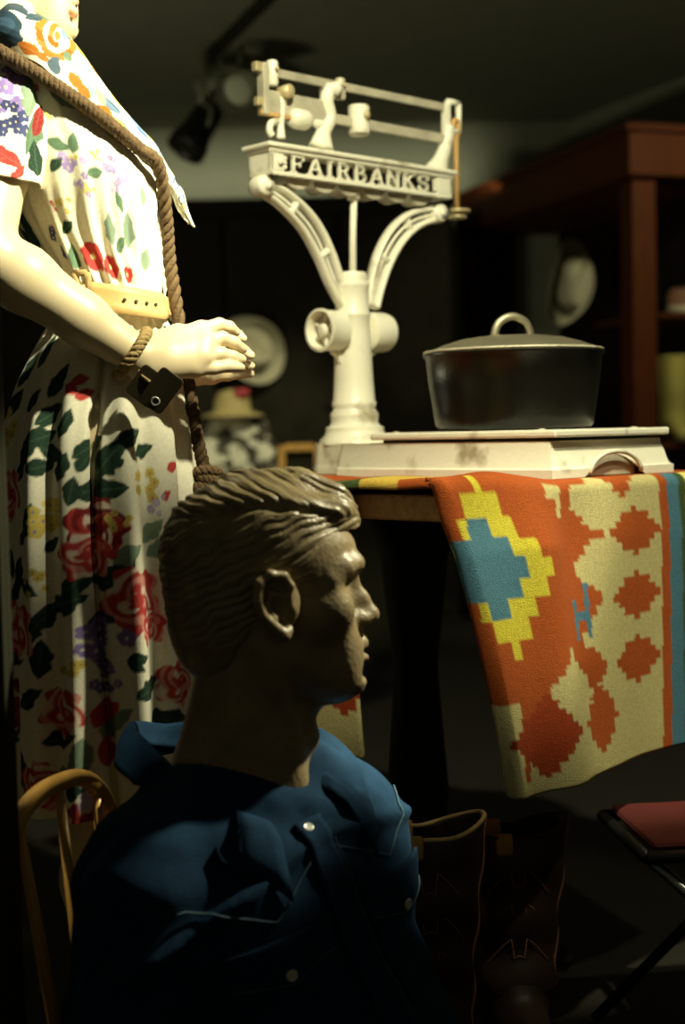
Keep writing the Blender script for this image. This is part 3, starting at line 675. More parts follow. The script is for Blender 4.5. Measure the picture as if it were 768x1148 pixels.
# ================================================================== DUTCH OVEN
pc = SM @ Vector((-.004, -.36, .0685))
t = thing('roasting_pot', 'dark lidded metal roasting pot standing on the scale platform', 'pot', tuple(pc), 0)
pr = .1375; ph = .1165
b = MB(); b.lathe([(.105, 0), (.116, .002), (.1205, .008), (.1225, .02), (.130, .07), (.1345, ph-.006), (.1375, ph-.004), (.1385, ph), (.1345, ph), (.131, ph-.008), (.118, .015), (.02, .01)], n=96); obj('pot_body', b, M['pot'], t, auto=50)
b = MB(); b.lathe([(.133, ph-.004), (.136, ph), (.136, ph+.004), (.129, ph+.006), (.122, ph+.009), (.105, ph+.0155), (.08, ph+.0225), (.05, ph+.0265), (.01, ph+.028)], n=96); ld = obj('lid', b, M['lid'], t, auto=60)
b = MB(); b.tube([(.1355*math.cos(a), .1355*math.sin(a), ph+.0035) for a in np.linspace(0, 2*PI, 97)], .0022, 8); obj('lid_edge_highlight', b, M['iron'], ld)  # pale ring added as the highlight along the lid edge
b = MB(); hp = spline([(-.029, 0, ph+.022), (-.028, 0, ph+.036), (-.019, 0, ph+.050), (0, 0, ph+.057), (.019, 0, ph+.050), (.028, 0, ph+.036), (.029, 0, ph+.022)], 30); Rz = Matrix.Rotation(.25, 3, 'Z'); b.tube([Rz @ Vector(tuple(p)) for p in hp], .0040, 12, flat=1.6); obj('handle', b, M['lid'], ld)
for sx in (-1, 1):
    b = MB(); b.lathe([(.011, 0), (.011, .004), (.007, .007), (.002, .008)], Rz @ Vector((sx*.029, 0, ph+.0225)), n=18); obj('handle_rivet', b, M['lid'], ld)

# ================================================================== MANNEQUIN HEADS
def head_mesh(res, female=False):
    v = Vol((-.15, -.1, -.24), (.14, .1, .135), res)
    v.ell((-.014, 0, .030), (.100, .075, .084), .01)
    zt_ = [-.124, -.118, -.108, -.093, -.080, -.064, -.044, -.024, -.002, .014, .024, .046, .075]
    xf_ = [.074, .089, .0955, .0865, .0885, .0895, .0875, .085, .0830, .0900, .0950, .089, .066] if not female else [.078, .090, .096, .090, .091, .092, .091, .088, .086, .089, .0905, .088, .068]
    wt = [.016, .023, .033, .043, .049, .055, .061, .0655, .068, .069, .068, .066, .062]
    xb = [.03, .015, .0, -.01, -.02, -.03, -.03, -.03, -.03, -.03, -.03, -.03, -.03]
    if female: wt = [k*.92 for k in wt]
    def face(X, Y, Z):
        z = np.clip(Z, zt_[0], zt_[-1]); F = np.interp(z, zt_, xf_); W = np.interp(z, zt_, wt); B = np.interp(z, zt_, xb)
        c = (F*.25+B*.75); a = F-c; x = X-c; ab = np.where(x > 0, a, c-B+.03)
        d = ((np.abs(x/ab)**2.3+np.abs(Y/W)**2.3)**(1/2.3)-1)*np.minimum(a, W)
        return np.maximum(d, np.maximum(zt_[0]-Z, Z-zt_[-1]))
    v.put(face, (-.08, -.08, -.13), (.11, .08, .08), .012)
    # brow, nose, lips, chin, cheeks
    br = .0062 if not female else .0045; lx = -.0030
    for s in (-1, 1):
        v.chain([(.0905, s*.009, .017), (.0880, s*.024, .0215), (.077, s*.041, .019), (.062, s*.053, .009)], [br, br, br*.9, br*.7], .014)
        v.ell((.056, s*.046, -.026), (.026, .016, .020), .028)
        v.ell((.072, s*.024, -.080), (.018, .020, .026), .028)
        v.cap((.066, s*.018, -.104), (.002, s*.049, -.070), .018, .014, .024)
    for s in (-1, 1): v.ell((.0955, s*.034, .0020), (.0215, .0225, .0120), .006, 's')
    for s in (-1, 1):
        v.ell((.0655, s*.0295, .0), (.0132, .0140, .0120), .002)
        v.chain([(.073, s*.0175, .001), (.0790, s*.030, .0068), (.0700, s*.044, .001)], [.0014, .0020, .0014], .003)
        v.chain([(.073, s*.0175, .0), (.0770, s*.031, -.0075), (.070, s*.044, .0)], [.0014, .0018, .0014], .004)
        v.chain([(.0880, s*.012, .0135), (.0915, s*.027, .0205), (.080, s*.045, .0175)], [.0025, .0032, .0018], .005)
    tipx = .1122 if not female else .107
    v.chain([(.083, 0, .012), (.0865, 0, .001), (.0975, 0, -.018), (tipx-.0070, 0, -.0345)], [.008, .0066, .0070, .0098], .007)
    v.chain([(.078, 0, -.004), (.084, 0, -.020), (.0915, 0, -.036)], [.008, .0095, .0098], .012)
    v.ell((tipx-.0065, 0, -.0368), (.0098, .0088, .0078), .006)
    for s in (-1, 1):
        v.ell((.0925, s*.0120, -.0395), (.0110, .0068, .0070), .010); v.ell((.099, s*.0062, -.0468), (.0055, .0032, .003), .003, 's')
    v.cap((.0905+lx*.5, 0, -.048), (.0945+lx, 0, -.060), .006, .007, .009)
    v.chain([(.080+lx, -.024, -.0735), (.0925+lx, -.013, -.0695), (.0995+lx, -.004, -.0668), (.0985+lx, 0, -.0678), (.0995+lx, .004, -.0668), (.0925+lx, .013, -.0695), (.080+lx, .024, -.0735)], [.003, .0050, .0062, .0060, .0062, .0050, .003], .004)
    v.chain([(.082+lx, -.025, -.0765), (.0945+lx, -.013, -.0818), (.1000+lx, 0, -.0835), (.0945+lx, .013, -.0818), (.082+lx, .025, -.0765)], [.003, .0055, .0066, .0055, .003], .003)
    v.chain([(.085+lx, -.025, -.0752), (.0985+lx, -.012, -.0756), (.1055+lx, 0, -.0760), (.0985+lx, .012, -.0756), (.085+lx, .025, -.0752)], [.0012, .0016, .0021, .0016, .0012], .003, 's')
    v.ell((.0812, 0, -.107), (.0150, .021, .0155), .012); v.cap((.0975, -.018, -.0950), (.0975, .018, -.0950), .0075, .0075, .007, 's')
    # neck
    nr_ = .051 if not female else .044
    v.cap((-.022, 0, -.05), (-.018, 0, -.26), nr_, nr_+.006, .022, sq=(1, 1.03, 1)); v.cap((.038, 0, -.105), (.004, 0, -.16), .018, .03, .025)
    if not female: v.ell((.036, 0, -.168), (.012, .012, .014), .014); v.cap((-.035, 0, -.11), (-.080, 0, -.23), .046, .045, .03)
    for s in (-1, 1): v.cap((-.005, s*.056, -.06), (.022, s*.018, -.25), .012, .012, .016)
    # ears
    for s in (-1, 1):
        y0 = s*.0735; t_ = lambda x, z, o=0: (x, y0+s*(.002+.16*max(0, .018-x)+o), z)
        v.ell((.006, s*.071, -.014), (.020, .008, .031), .006)
        v.chain([t_(.015, -.006, .001), t_(.017, .006, .003), t_(.010, .0165, .006), t_(-.004, .019, .009), t_(-.0155, .010, .011), t_(-.0175, -.006, .011), t_(-.012, -.022, .009), t_(.000, -.036, .005), t_(.009, -.044, .003), t_(.0145, -.040, .001)],
                [.0035, .0042, .0048, .0052, .0055, .0052, .0048, .0055, .0068, .0045], .003)
        v.chain([t_(.010, -.006, .004), t_(-.004, -.0, .006), t_(-.008, -.014, .006), t_(.001, -.026, .005)], [.003, .0038, .0035, .003], .003)
        v.ell(t_(.008, -.014, .0105), (.0085, .0085, .012), .004, 's'); v.ell(t_(-.004, .0095, .008), (.008, .0045, .0045), .004, 's')
        v.ell((.0175, y0+s*.002, -.016), (.004, .004, .006), .003)
    return v.mesh()
def hairline(Z, soft=0): return np.interp(Z, [-.12, -.06, -.045, -.03, -.012, 0, .014, .030, .043, .055, .064, .08], [-.062, -.040, -.026, -.016, .016, .036, .040, .047, .060, .066, .071, .10])
def hair_mesh(res):
    v = Vol((-.15, -.105, -.13), (.13, .105, .15), res)
    v.ell((-.0155, 0, .033), (.1035, .080, .0865), .004)
    v.ell((-.050, 0, -.035), (.062, .062, .075), .03)
    v.chain([(-.03, .012, .100), (.03, .010, .096), (.066, .010, .082), (.083, .010, .066)], [.020, .023, .021, .0125], .02)
    v.chain([(.035, .04, .085), (.070, .036, .072), (.079, .030, .056)], [.02, .017, .009], .02)
    v.chain([(.025, -.045, .074), (.066, -.022, .074), (.084, -.004, .062)], [.014, .014, .0085], .015)
    # keep only behind the hair line
    def front(X, Y, Z): return hairline(Z)-X+0*Y + np.where(Z > .05, (Z-.05)*2.5, 0)
    v.put(front, (9, 9, 9), (9, 9, 9), .008, 's') if False else None
    sl = v.cut((-1, -1, -1), (1, 1, 1), 0); X, Y, Z = sl[1:]
    g = (X-hairline(Z)-np.where(Z > .052, (Z-.052)*4+.0, 0))*.7
    v.D = np.maximum(v.D, np.broadcast_to(g, v.D.shape)+0)
    v.D = np.maximum(v.D, np.broadcast_to((-.112-Z)*.8+0*X+0*Y, v.D.shape))
    vv, ff = v.mesh()
    me = bpy.data.meshes.new('tmp'); me.from_pydata(vv.tolist(), [], ff.tolist()); me.update()
    nn = np.zeros(len(vv)*3); me.vertices.foreach_get('normal', nn); nn = nn.reshape(-1, 3); bpy.data.meshes.remove(me)
    x, y, z = vv.T
    part = .0775+.010*np.exp(-((x+.005)/.05)**2)-.10*np.clip(x-.03, 0, 1)
    near = (y < .0); top = ~((z < part) & near)
    wv = .004*noise3(vv, 45, 3)+.0025*noise3(vv, 110, 4)
    wv = wv*1.5; qt = x*.66+y*.25+z*.62+wv                          # top: locks swept up and over, forward at the quiff
    qf = z*.75+y*.6+x*.25+wv
    wq = np.clip((x-.015)/.03, 0, 1); 
    qs = z*.93-x*.40+wv*1.2                            # side: swept back
    ridge = lambda q, lam: (1-np.abs(np.sin(q*PI/lam)))
    at = (1-wq)*ridge(qt, .0125)+wq*ridge(qf, .0115); at2 = (1-wq)*ridge(qt+.002, .0048)+wq*ridge(qf, .0046)
    as_ = ridge(qs, .0105); as2 = ridge(qs+.001, .0043)
    fade = np.clip((z+.07)/.05, .15, 1)
    am = .55+.6*np.clip(noise3(vv, 60, 9)+.5, 0, 1); at = at*am
    d = np.where(top, -.0040*at**1.4-.0010*at2+.0014, -.0030*as_**1.6-.0011*as2+.0006)*fade
    d += np.where(near, -.0045*np.exp(-((z-part)/.0032)**2)*np.clip((x+.085)/.03, 0, 1)*np.clip((.06-x)/.02, 0, 1), 0)
    d += np.where(near & (z > part), .0035*np.exp(-((z-part-.008)/.008)**2), 0)
    return vv+nn*d[:, None], ff

# ================================================================== MALE MANNEQUIN
hy = math.radians(5); hO = P(304, 655, 1.53)
hx_ = Vector((math.cos(hy), math.sin(hy), 0)); hy_ = Vector((-math.sin(hy), math.cos(hy), 0)); hz_ = Vector((0, 0, 1))
N0 = P(262, 845, 1.55)
Dn = Vector((.27, 0, -.963)).normalized(); F0 = Vector((.68, -.73, 0)); Fv = (F0-Dn*F0.dot(Dn)).normalized(); Uv = -Dn; Lv = Uv.cross(Fv)
def TW(p): return N0+Fv*p[0]+Lv*p[1]+Uv*p[2]
TM = lambda v: xf(v, N0, Fv, Lv, Uv)
man = thing('male_mannequin', 'brown carved male mannequin with side parted hair in dark blue denim shirt', 'mannequin', (N0.x+.13, N0.y, 0))
def torso(v, g):
    v.ell((.0, 0, -.18), (.100+g, .155+g, .20+g), .03); v.ell((.025, -.01, -.44), (.105+g, .145+g, .24), .05)
    v.cap((0, -.14, -.068), (0, .10, -.120), .052+g, .052+g, .05)
    for s in (-1, 1):
        v.cap((-.012, s*.05, -.02 if s < 0 else -.045), (0, s*(.14 if s < 0 else .11), -.060 if s < 0 else -.115), .040+g, .046+g, .035)
        v.ell((.042, s*.068, -.16), (.056+g, .07+g, .07+g), .04)
v = Vol((-.2, -.25, -.64), (.25, .25, .06), .007); torso(v, -.014); v.cap((-.02, 0, -.1), (-.01, 0, .0), .055, .045, .02)
tor = v.mesh(); hm = head_mesh(.0019)
tv = TM(tor[0]); tv[:, 2] = np.maximum(tv[:, 2], 0)
obj('body', join([(xf(hm[0], hO, hx_, hy_, hz_), hm[1]), (tv, tor[1])]), M['carved'], man, world=True)
hr = hair_mesh(.0019); obj('hair', (xf(hr[0], hO, hx_, hy_, hz_), hr[1]), M['hair'], man, world=True)
# shirt
v = Vol((-.25, -.33, -.72), (.32, .33, .08), .006); torso(v, .004)
v.ell((.035, -.01, -.40), (.105, .14, .20), .05)
for s, el, hd in ((-1, (-.06, -.235, -.34), (.06, -.22, -.55)), (1, (-.09, .150, -.34), (-.16, .10, -.48))):
    so = .158 if s < 0 else -.128; v.chain([(-.002, -so, -.085) if s < 0 else (-.002, .118, -.135), ((el[0])*.5, s*abs(so)+(el[1]-s*abs(so))*.55, -.22), el, hd], [.066, .062, .056, .050], .03)
v.cap((-.022, 0, -.09), (-.022, 0, .10), .070, .074, .012, 's'); v.cap((.07, 0, .06), (.105, 0, -.055), .050, .020, .01, 's')
sv, sf = v.mesh()
me = bpy.data.meshes.new('tmp'); me.from_pydata(sv.tolist(), [], sf.tolist()); me.update()
nn = np.zeros(len(sv)*3); me.vertices.foreach_get('normal', nn); nn = nn.reshape(-1, 3); bpy.data.meshes.remove(me)
wr = .0035*np.sin((sv[:, 2]*.8+sv[:, 1]*.55+.010*noise3(sv, 18, 1))*110)*np.clip(noise3(sv, 14, 2)+.25, 0, 1)+.004*noise3(sv, 26, 5)
for s in (-1, 1):   # drag line from collar to armhole, yoke ridge
    d_ = np.abs(sv[:, 2]+.115+.25*(np.abs(sv[:, 1])-.09)); wr += .004*np.exp(-(d_/.008)**2)*(sv[:, 0] > .02)
sv = sv+nn*wr[:, None]
wsv = TM(sv); wsv[:, 2] = np.maximum(wsv[:, 2], .001)
shirt = obj('shirt', (wsv, sf), M['denim'], man, world=True)
bvh = BVHTree.FromPolygons([tuple(p) for p in sv], [tuple(int(i) for i in q) for q in sf])
def front(u, w_, off=.003):
    h = bvh.ray_cast(Vector((.6, u, w_)), Vector((-1, 0, 0)))
    if h[0] is None: return Vector((.1, u, w_)), Vector((1, 0, 0))
    return h[0]+h[1]*off, h[1]
def patch(us, ws, fn=None, off=.003):
    pts = [tuple(front(*(fn(a, c) if fn else (a, c)), off)[0]) for a in us for c in ws]; return TM(np.array(pts)), grid_faces(len(us), len(ws))
obj('placket', patch(np.linspace(-.017, .017, 7), np.linspace(-.075, -.56, 70)), M['denim'], shirt, world=True, solid=.004)
def snap(u, w_, r=.0058, of=.004):
    p, nrm = front(u, w_, of); b = MB(); b.lathe([(r*.6, -.002), (r, 0), (r*.95, .0015), (r*.75, .0022), (r*.7, .0018), (r*.2, .0026)], (0, 0, 0), nrm, 24)
    q = np.array(b.v)+np.array(p); o = obj('snap_button', (TM(q), b.f), M['snap'], shirt, world=True); return o
for w_ in (-.085, -.335, -.46): snap(-.004, w_)
for s in (-1, 1):
    uc, wc = s*.082, -.165
    def fl(a, c): return (uc+a, wc-c*(1+.45*(1-min(1, abs(a)/.052))*1))
    obj('pocket', patch(np.linspace(uc-.052, uc+.052, 15), np.linspace(wc-.006, wc-.125, 15), None, .0025), M['denim'], shirt, world=True, solid=.002)
    obj('pocket_flap', patch(np.linspace(-.054, .054, 17), np.linspace(0, .036, 9), fl, .0055), M['denim'], shirt, world=True, solid=.003)
    b = MB(); pth = [TW(front(*fl(a, .034), .0075)[0]) for a in np.linspace(-.052, .052, 21)]; b.tube(pth, .0009, 6); obj('stitching', b, M['thread'], shirt, world=True)
    snap(uc, wc-.038, .0062, .0095)
    b = MB(); pth = [TW(front(uc+a, -.105-.045*(1-abs(a)/.075) if abs(a) < .075 else -.105, .0022)[0]) for a in np.linspace(-.085, .085, 31)]; b.tube(pth, .0009, 6); obj('yoke_seam', b, M['thread'], shirt, world=True)
b = MB(); b.tube([TW(front(.02, w_, .0045)[0]) for w_ in np.linspace(-.10, -.56, 60)], .0008, 6); obj('stitching', b, M['thread'], shirt, world=True)
# open collar: loop round the neck, fallen outward, long points in front
nC = 61; CV = []
def hug(p, off):
    h = bvh.find_nearest(p); q = h[0]+h[1]*off
    return q if (p-h[0]).dot(h[1]) < off else p
for i in range(nC):
    a = -1+2*i/(nC-1); f = abs(a); s = 1 if a > 0 else -1; ang_ = PI*(1-f*.86)     # back at a=0, front ends at +-1
    x = -.034+.080*math.cos(ang_); y = s*.074*math.sin(ang_)
    z0 = .026*(1-f)**.5-.030*f-.042*max(0, f-.55)/.45+(.040*math.sin(PI*min(1, f*1.15)) if s < 0 else -.004*math.sin(PI*f))
    stand_ = Vector((x, y, z0-.016)); top = Vector((x-.004*(1-f), y*1.04, z0+.012))
    o = Vector((math.cos(ang_)*.9, s*math.sin(ang_)*.8, 0)); ft = max(0, f-.62)/.38
    fall = hug(top+o*(.016+.008*f)+Vector((.012*ft, 0, -.012-.012*ft)), .010)
    tip = hug(top+o*(.030+.012*f)+Vector((.012*ft, s*.012*ft, -.036-.050*ft)), .006)
    for p in spline([stand_, (stand_+top)/2, top, fall, tip], 11): CV.append(p)
cv = TM(np.array(CV)); obj('collar', (cv, grid_faces(nC, 11)), M['denim'], shirt, world=True, solid=.003)

# ================================================================== FEMALE MANNEQUIN
FD = 1.9
def X_(px): return P(px, 500, FD).x
rows = [  # photo height, front, back, lateral half-width (m)
 (40, 62, 20, .075), (62, 92, 2, .125), (85, 106, -6, .150), (110, 122, -8, .145), (160, 158, -4, .135), (200, 180, 4, .13), (215, 186, 8, .128), (240, 188, 18, .122), (270, 187, 34, .112), (300, 184, 55, .104), (340, 184, 80, .098), (362, 190, 66, .104), (385, 200, 48, .120), (430, 208, 26, .140), (500, 214, 8, .152), (600, 220, 4, .160), (700, 227, 6, .168), (800, 234, 10, .176), (886, 240, 12, .182)]
RY = np.array([r[0] for r in rows], float); RF = np.array([r[1] for r in rows], float); RB = np.array([r[2] for r in rows], float); RW = np.array([r[3] for r in rows])
fO = P(110, 484, FD)
fem = thing('female_mannequin', 'ivory female mannequin in a white floral dress with raised forearm', 'mannequin', (fO.x, FD, 0))
def smooth_interp(y, R): 
    return np.array([np.mean([np.interp(q, RY, R) for q in np.linspace(k-14, k+14, 7)]) for k in np.atleast_1d(y)])
ys = np.linspace(44, 884, 480); nTh = 560
ff_, bb_, ww_ = smooth_interp(ys, RF), smooth_interp(ys, RB), smooth_interp(ys, RW)
th = np.linspace(0, 2*PI, nTh, endpoint=False)            # 0 = front (+X), -pi/2 side = toward the camera
fold_ph = rng.uniform(0, 6.28, 6)
DV = []
SR = .14                                                  # metre per radian of print
def fold(th, y):
    k = np.clip((y-350)/120, 0, 1); g = np.clip((y-350)/500, 0, 1)
    f = (.0030+.006*g)*(np.sin(13*th+fold_ph[0]+.6*np.sin(y/130))+.6*np.sin(21*th+fold_ph[1]-.4*np.sin(y/90)))*k
    f += -.024*k*np.exp(-((th-(1.5*PI+.16+.05*np.sin(y/120)))/.045)**2)+.010*k*np.exp(-((th-(1.5*PI+.34))/.10)**2)
    kb = np.clip((345-y)/40, 0, 1)*np.clip((y-90)/60, 0, 1)
    f += .0022*kb*(np.sin(30*th+1.5*np.sin(y/35))+np.sin(19*th+y/25))*np.clip((y-150)/150, .25, 1)
    f += .004*np.exp(-((y-318)/14)**2)*np.sin(26*th)+.003*np.exp(-((y-372)/12)**2)*np.sin(28*th+1)
    return f
for y, f, bk, w_ in zip(ys, ff_, bb_, ww_):
    pf, pb = P(f, y, FD), P(bk, y, FD); cx = (pf.x+pb.x)/2; a = (pf.x-pb.x)/2; z = (pf.z+pb.z)/2
    fo = fold(th, y); ct, s_ = np.cos(th), np.sin(th); e = 2/2.25
    DV.append(np.stack([cx+(a+fo)*np.sign(ct)*np.abs(ct)**e, FD+(w_+fo)*np.sign(s_)*np.abs(s_)**e, np.full(nTh, z)], 1))
dv_ = np.concatenate(DV)
# printed flowers: stamped in cloth coordinates (arc, height)
KS = 3; dth = 2*PI/nTh; dy = ys[1]-ys[0]; sub_ = (np.arange(KS)-(KS-1)/2)/KS
TT, YY = np.meshgrid((th[:, None]+sub_*dth).ravel(), (ys[:, None]+sub_*dy).ravel())
MPX = FD/FPX
A_ = ((TT-1.5*PI) % (2*PI)); A_ = np.where(A_ > PI, A_-2*PI, A_)      # 0 at camera side, + toward front
CU = (A_*SR).ravel(); CVv = (-YY*MPX).ravel()
def cu_of(px, y):
    f, bk = np.interp(y, RY, RF), np.interp(y, RY, RB); t = np.clip((px-(f+bk)/2)/((f-bk)/2), -.96, .96); return math.asin(np.sign(t)*abs(t)**1.12)*SR
CREAM = np.array((.80, .76, .60)); LEAF = (.018, .042, .026); LEAF2 = (.10, .17, .10); GREY = (.20, .27, .19); ROSE = (.50, .05, .045); PINK = (.72, .30, .25); PUR = (.24, .17, .42); LIL = (.48, .38, .60); YELO = (.66, .52, .13); DKR = (.22, .02, .02); DBLU = (.05, .06, .16)
def ss_avg(c, nr, nc, k):                # average a k-times finer print down to the mesh
    return c.reshape(nr, k, nc, k, 3).mean((1, 3)).reshape(-1, 3)
class Print:
    def __init__(s, u, v, base): s.u, s.v = u, v; s.c = np.tile(np.array(base, float), (len(u), 1)); s.wob = .12*np.sin(u*210+3*np.sin(v*160))+.10*np.sin(v*240+2*np.sin(u*190))
    def near(s, u, v, r):
        if not hasattr(s, 'o'): s.o = np.argsort(s.v, kind='stable'); s.vs = s.v[s.o]
        i = s.o[np.searchsorted(s.vs, v-r):np.searchsorted(s.vs, v+r)]; return i[np.abs(s.u[i]-u) < r]
    def leaf(s, u, v, ln, ang, wd, col):
        i = s.near(u, v, ln); du, dv = s.u[i]-u, s.v[i]-v; a = math.radians(ang); p = du*math.cos(a)+dv*math.sin(a); q = -du*math.sin(a)+dv*math.cos(a)
        t = p/(ln/2); hw = wd/2*np.clip(1-t*t, 0, 1)*(1-.25*t); m = (np.abs(q) < hw*(1+s.wob[i])) & (np.abs(t) < 1)
        vein = (np.abs(q) < wd*.035) | (np.abs(np.sin((p+np.abs(q)*.9)/ln*22)) < .10)
        c = np.array(col); s.c[i[m]] = c; mm = m & vein; s.c[i[mm]] = c*1.0+np.array((.03, .05, .03))
    def blob(s, u, v, r, col, sx=1):
        i = s.near(u, v, r*1.3); d = np.hypot((s.u[i]-u)/sx, s.v[i]-v)*(1+s.wob[i]); m = d < r; s.c[i[m]] = col
    def rose(s, u, v, r, c1, c2, seed=0):
        i = s.near(u, v, r*1.35); du, dv = s.u[i]-u, s.v[i]-v; rr = np.hypot(du, dv)/r; an = np.arctan2(dv, du)
        edge = 1+.13*np.sin(an*5+seed)+.06*np.sin(an*11+seed*2); m = rr < edge
        w_ = .5+.5*np.sin(rr*13+2.2*np.sin(an*3+seed+rr*4)+an*1.0); w_ = np.clip((w_-.5)*2.2+.5, 0, 1); w_ = np.where(rr < .22, 0, w_)
        pale = np.array((.82, .66, .55)); col = w_[:, None]*np.where((np.sin(an*2+seed+rr*6) > .2)[:, None], pale, np.array(c2))+(1-w_)[:, None]*np.array(c1)
        s.c[i[m]] = col[m]
    def petals(s, u, v, r, col, n=5, seed=0, mid=(.75, .65, .3)):
        for k in range(n): a = 2*PI*k/n+seed; s.blob(u+math.cos(a)*r*.58, v+math.sin(a)*r*.58, r*.48, col)
        s.blob(u, v, r*.2, mid)
    def cluster(s, u, v, r, col, n=9, seed=0, dot=None):
        q = np.random.default_rng(abs(int(seed)))
        for k in range(n): a, d = q.uniform(0, 6.28), r*math.sqrt(q.uniform(0, 1)); s.petals(u+d*math.cos(a), v+d*math.sin(a), r*q.uniform(.26, .36), np.array(col)*q.uniform(.75, 1.2), 5, a, dot or (.75, .65, .3))
pr_ = Print(CU, CVv, CREAM); q = np.random.default_rng(11)
def U_(px, y): return cu_of(px, y), -y*MPX
def leafp(px, y, ln, ang, col=LEAF, wd=.48):
    ln = ln*(.84 if y > 385 else 1); pr_.leaf(*U_(px, y), ln*MPX, ang, ln*wd*MPX, col)
# sparse print on the sides away from the window
for k in range(90):
    u = q.uniform(.235, PI*SR*2-.235); u = u if u < PI*SR else u-2*PI*SR; y = q.uniform(60, 880); v = -y*MPX; r = q.uniform(14, 26)*MPX; kind = q.integers(0, 5)
    for j in range(3): pr_.leaf(u+q.normal(0, r), v+q.normal(0, r), r*2.2, q.uniform(0, 360), r, LEAF)
    if kind < 2: pr_.rose(u, v, r, ROSE, PINK, k)
    elif kind == 2: pr_.cluster(u, v, r, PUR, 8, k)
    elif kind == 3: pr_.cluster(u, v, r, YELO, 7, k, DKR)
for p_ in [(50, 415, 52, 65), (36, 452, 44, 60), (72, 398, 46, 75), (88, 430, 50, 60), (80, 465, 46, 35), (98, 475, 40, 70), (62, 450, 40, 45), (24, 462, 40, 70),
           (58, 498, 62, 55), (70, 490, 50, 20), (84, 506, 46, -20), (70, 520, 44, 10), (95, 520, 40, 70), (48, 522, 36, 60), (142, 512, 66, 50), (160, 492, 50, 25), (122, 500, 44, 40), (176, 505, 36, 20), (135, 545, 70, 5), (105, 545, 38, 80), (118, 515, 30, 60),
           (60, 575, 46, 75), (52, 592, 30, 50), (82, 600, 30, 40), (30, 622, 40, 95), (44, 630, 46, 70), (38, 650, 52, 40), (58, 645, 40, -30), (98, 660, 54, 20), (75, 675, 50, 50), (110, 640, 46, 40), (38, 722, 50, 5), (72, 718, 50, 85), (66, 690, 40, 55), (24, 700, 34, 80),
           (152, 632, 60, 45), (172, 655, 36, 20), (140, 640, 44, -20), (182, 752, 50, 25), (170, 720, 30, 5), (168, 728, 26, -30), (202, 790, 62, -5), (150, 672, 44, 30), (130, 682, 34, 60), (110, 845, 44, 80), (92, 800, 50, 15), (30, 800, 50, 60), (60, 760, 50, 30), (50, 835, 50, 100)]: leafp(*p_)
for p_ in [(185, 590, 44, 40), (192, 608, 44, 25), (160, 612, 44, 30), (128, 620, 40, 100), (145, 790, 44, 70), (155, 780, 36, 40), (115, 818, 50, 80), (98, 835, 36, 20), (175, 640, 36, 45)]: leafp(*p_, GREY)
for p_ in [(200, 523, 22, 20), (208, 548, 26, -30), (196, 553, 20, 30), (210, 563, 20, 10), (112, 430, 22, 10), (104, 440, 24, -30), (118, 445, 24, 20), (137, 775, 40, 60), (142, 815, 40, 95), (148, 770, 22, 50)]: leafp(*p_, ROSE, .6)
for px, y, r, c1, c2 in [(30, 548, 27, ROSE, PINK), (132, 585, 30, DKR, ROSE), (120, 612, 24, ROSE, PINK), (168, 660, 34, ROSE, PINK), (42, 692, 32, ROSE, PINK), (95, 772, 24, ROSE, PINK), (207, 752, 23, ROSE, PINK), (30, 770, 26, DKR, ROSE), (70, 850, 24, ROSE, PINK), (130, 878, 20, DKR, ROSE), (185, 690, 18, ROSE, PINK)]:
    pr_.rose(*U_(px, y), r*MPX, c1, c2, px*.1)
for px, y, r, col, n_, dt in [(26, 482, 20, YELO, 10, DKR), (80, 572, 22, YELO, 12, PUR), (180, 540, 18, YELO, 8, ROSE), (66, 640, 14, YELO, 7, DKR), (143, 703, 25, PUR, 10, (.8, .78, .5)), (136, 740, 17, PUR, 7, None), (100, 722, 14, YELO, 7, DKR), (110, 852, 18, LIL, 6, YELO), (22, 650, 12, PUR, 6, None), (190, 560, 12, LIL, 5, None), (150, 575, 12, YELO, 6, ROSE)]:
    pr_.cluster(*U_(px, y), r*MPX, col, n_, px, dt)
# bodice
LIL2 = (.33, .24, .50)
for px, y, r, col, n_ in [(108, 210, 16, LIL2, 9), (140, 203, 13, LIL2, 8), (154, 216, 12, LIL2, 7), (112, 236, 11, LIL2, 6), (146, 228, 9, LIL2, 5), (128, 196, 8, YELO, 5), (92, 245, 10, YELO, 6), (120, 232, 9, YELO, 5), (75, 158, 9, YELO, 4), (84, 283, 14, DBLU, 7), (86, 250, 7, ROSE, 3), (104, 195, 8, YELO, 4)]: pr_.cluster(*U_(px, y), r*MPX, col, n_, px)
for p_ in [(95, 142, 34, -35, GREY), (92, 188, 26, -20, LEAF2), (106, 186, 26, 60, LEAF2), (88, 208, 22, 40, LEAF), (128, 216, 24, 10, LEAF2), (55, 186, 34, 100, LEAF), (62, 190, 26, 60, LEAF), (45, 262, 60, 85, LEAF), (52, 285, 50, 110, LEAF), (60, 84, 34, -40, LEAF), (70, 100, 30, -60, LEAF), (140, 272, 34, 85, GREY), (158, 272, 40, 80, GREY), (150, 288, 26, 40, LEAF2), (172, 300, 28, 70, GREY), (102, 300, 30, 70, LEAF2), (96, 270, 24, 30, LEAF), (150, 245, 24, 110, LEAF2), (172, 235, 22, 80, GREY)]: leafp(*p_[:4], p_[4])
for p_ in [(52, 100, 26, 50), (58, 110, 24, 80), (64, 104, 20, 20), (50, 160, 30, 75), (58, 168, 20, 60), (45, 128, 18, 80), (70, 132, 12, 30)]: leafp(*p_, ROSE, .6)
for px, y, r in [(122, 300, 15), (140, 311, 12), (157, 318, 9)]: pr_.petals(*U_(px, y), r*MPX, ROSE, 7, px)
fcs = grid_faces(len(ys), nTh, True)[:, ::-1]
dress = obj('dress', (dv_, fcs), M['dress'], fem, world=True); set_print(dress, ss_avg(pr_.c, len(ys), nTh, KS))
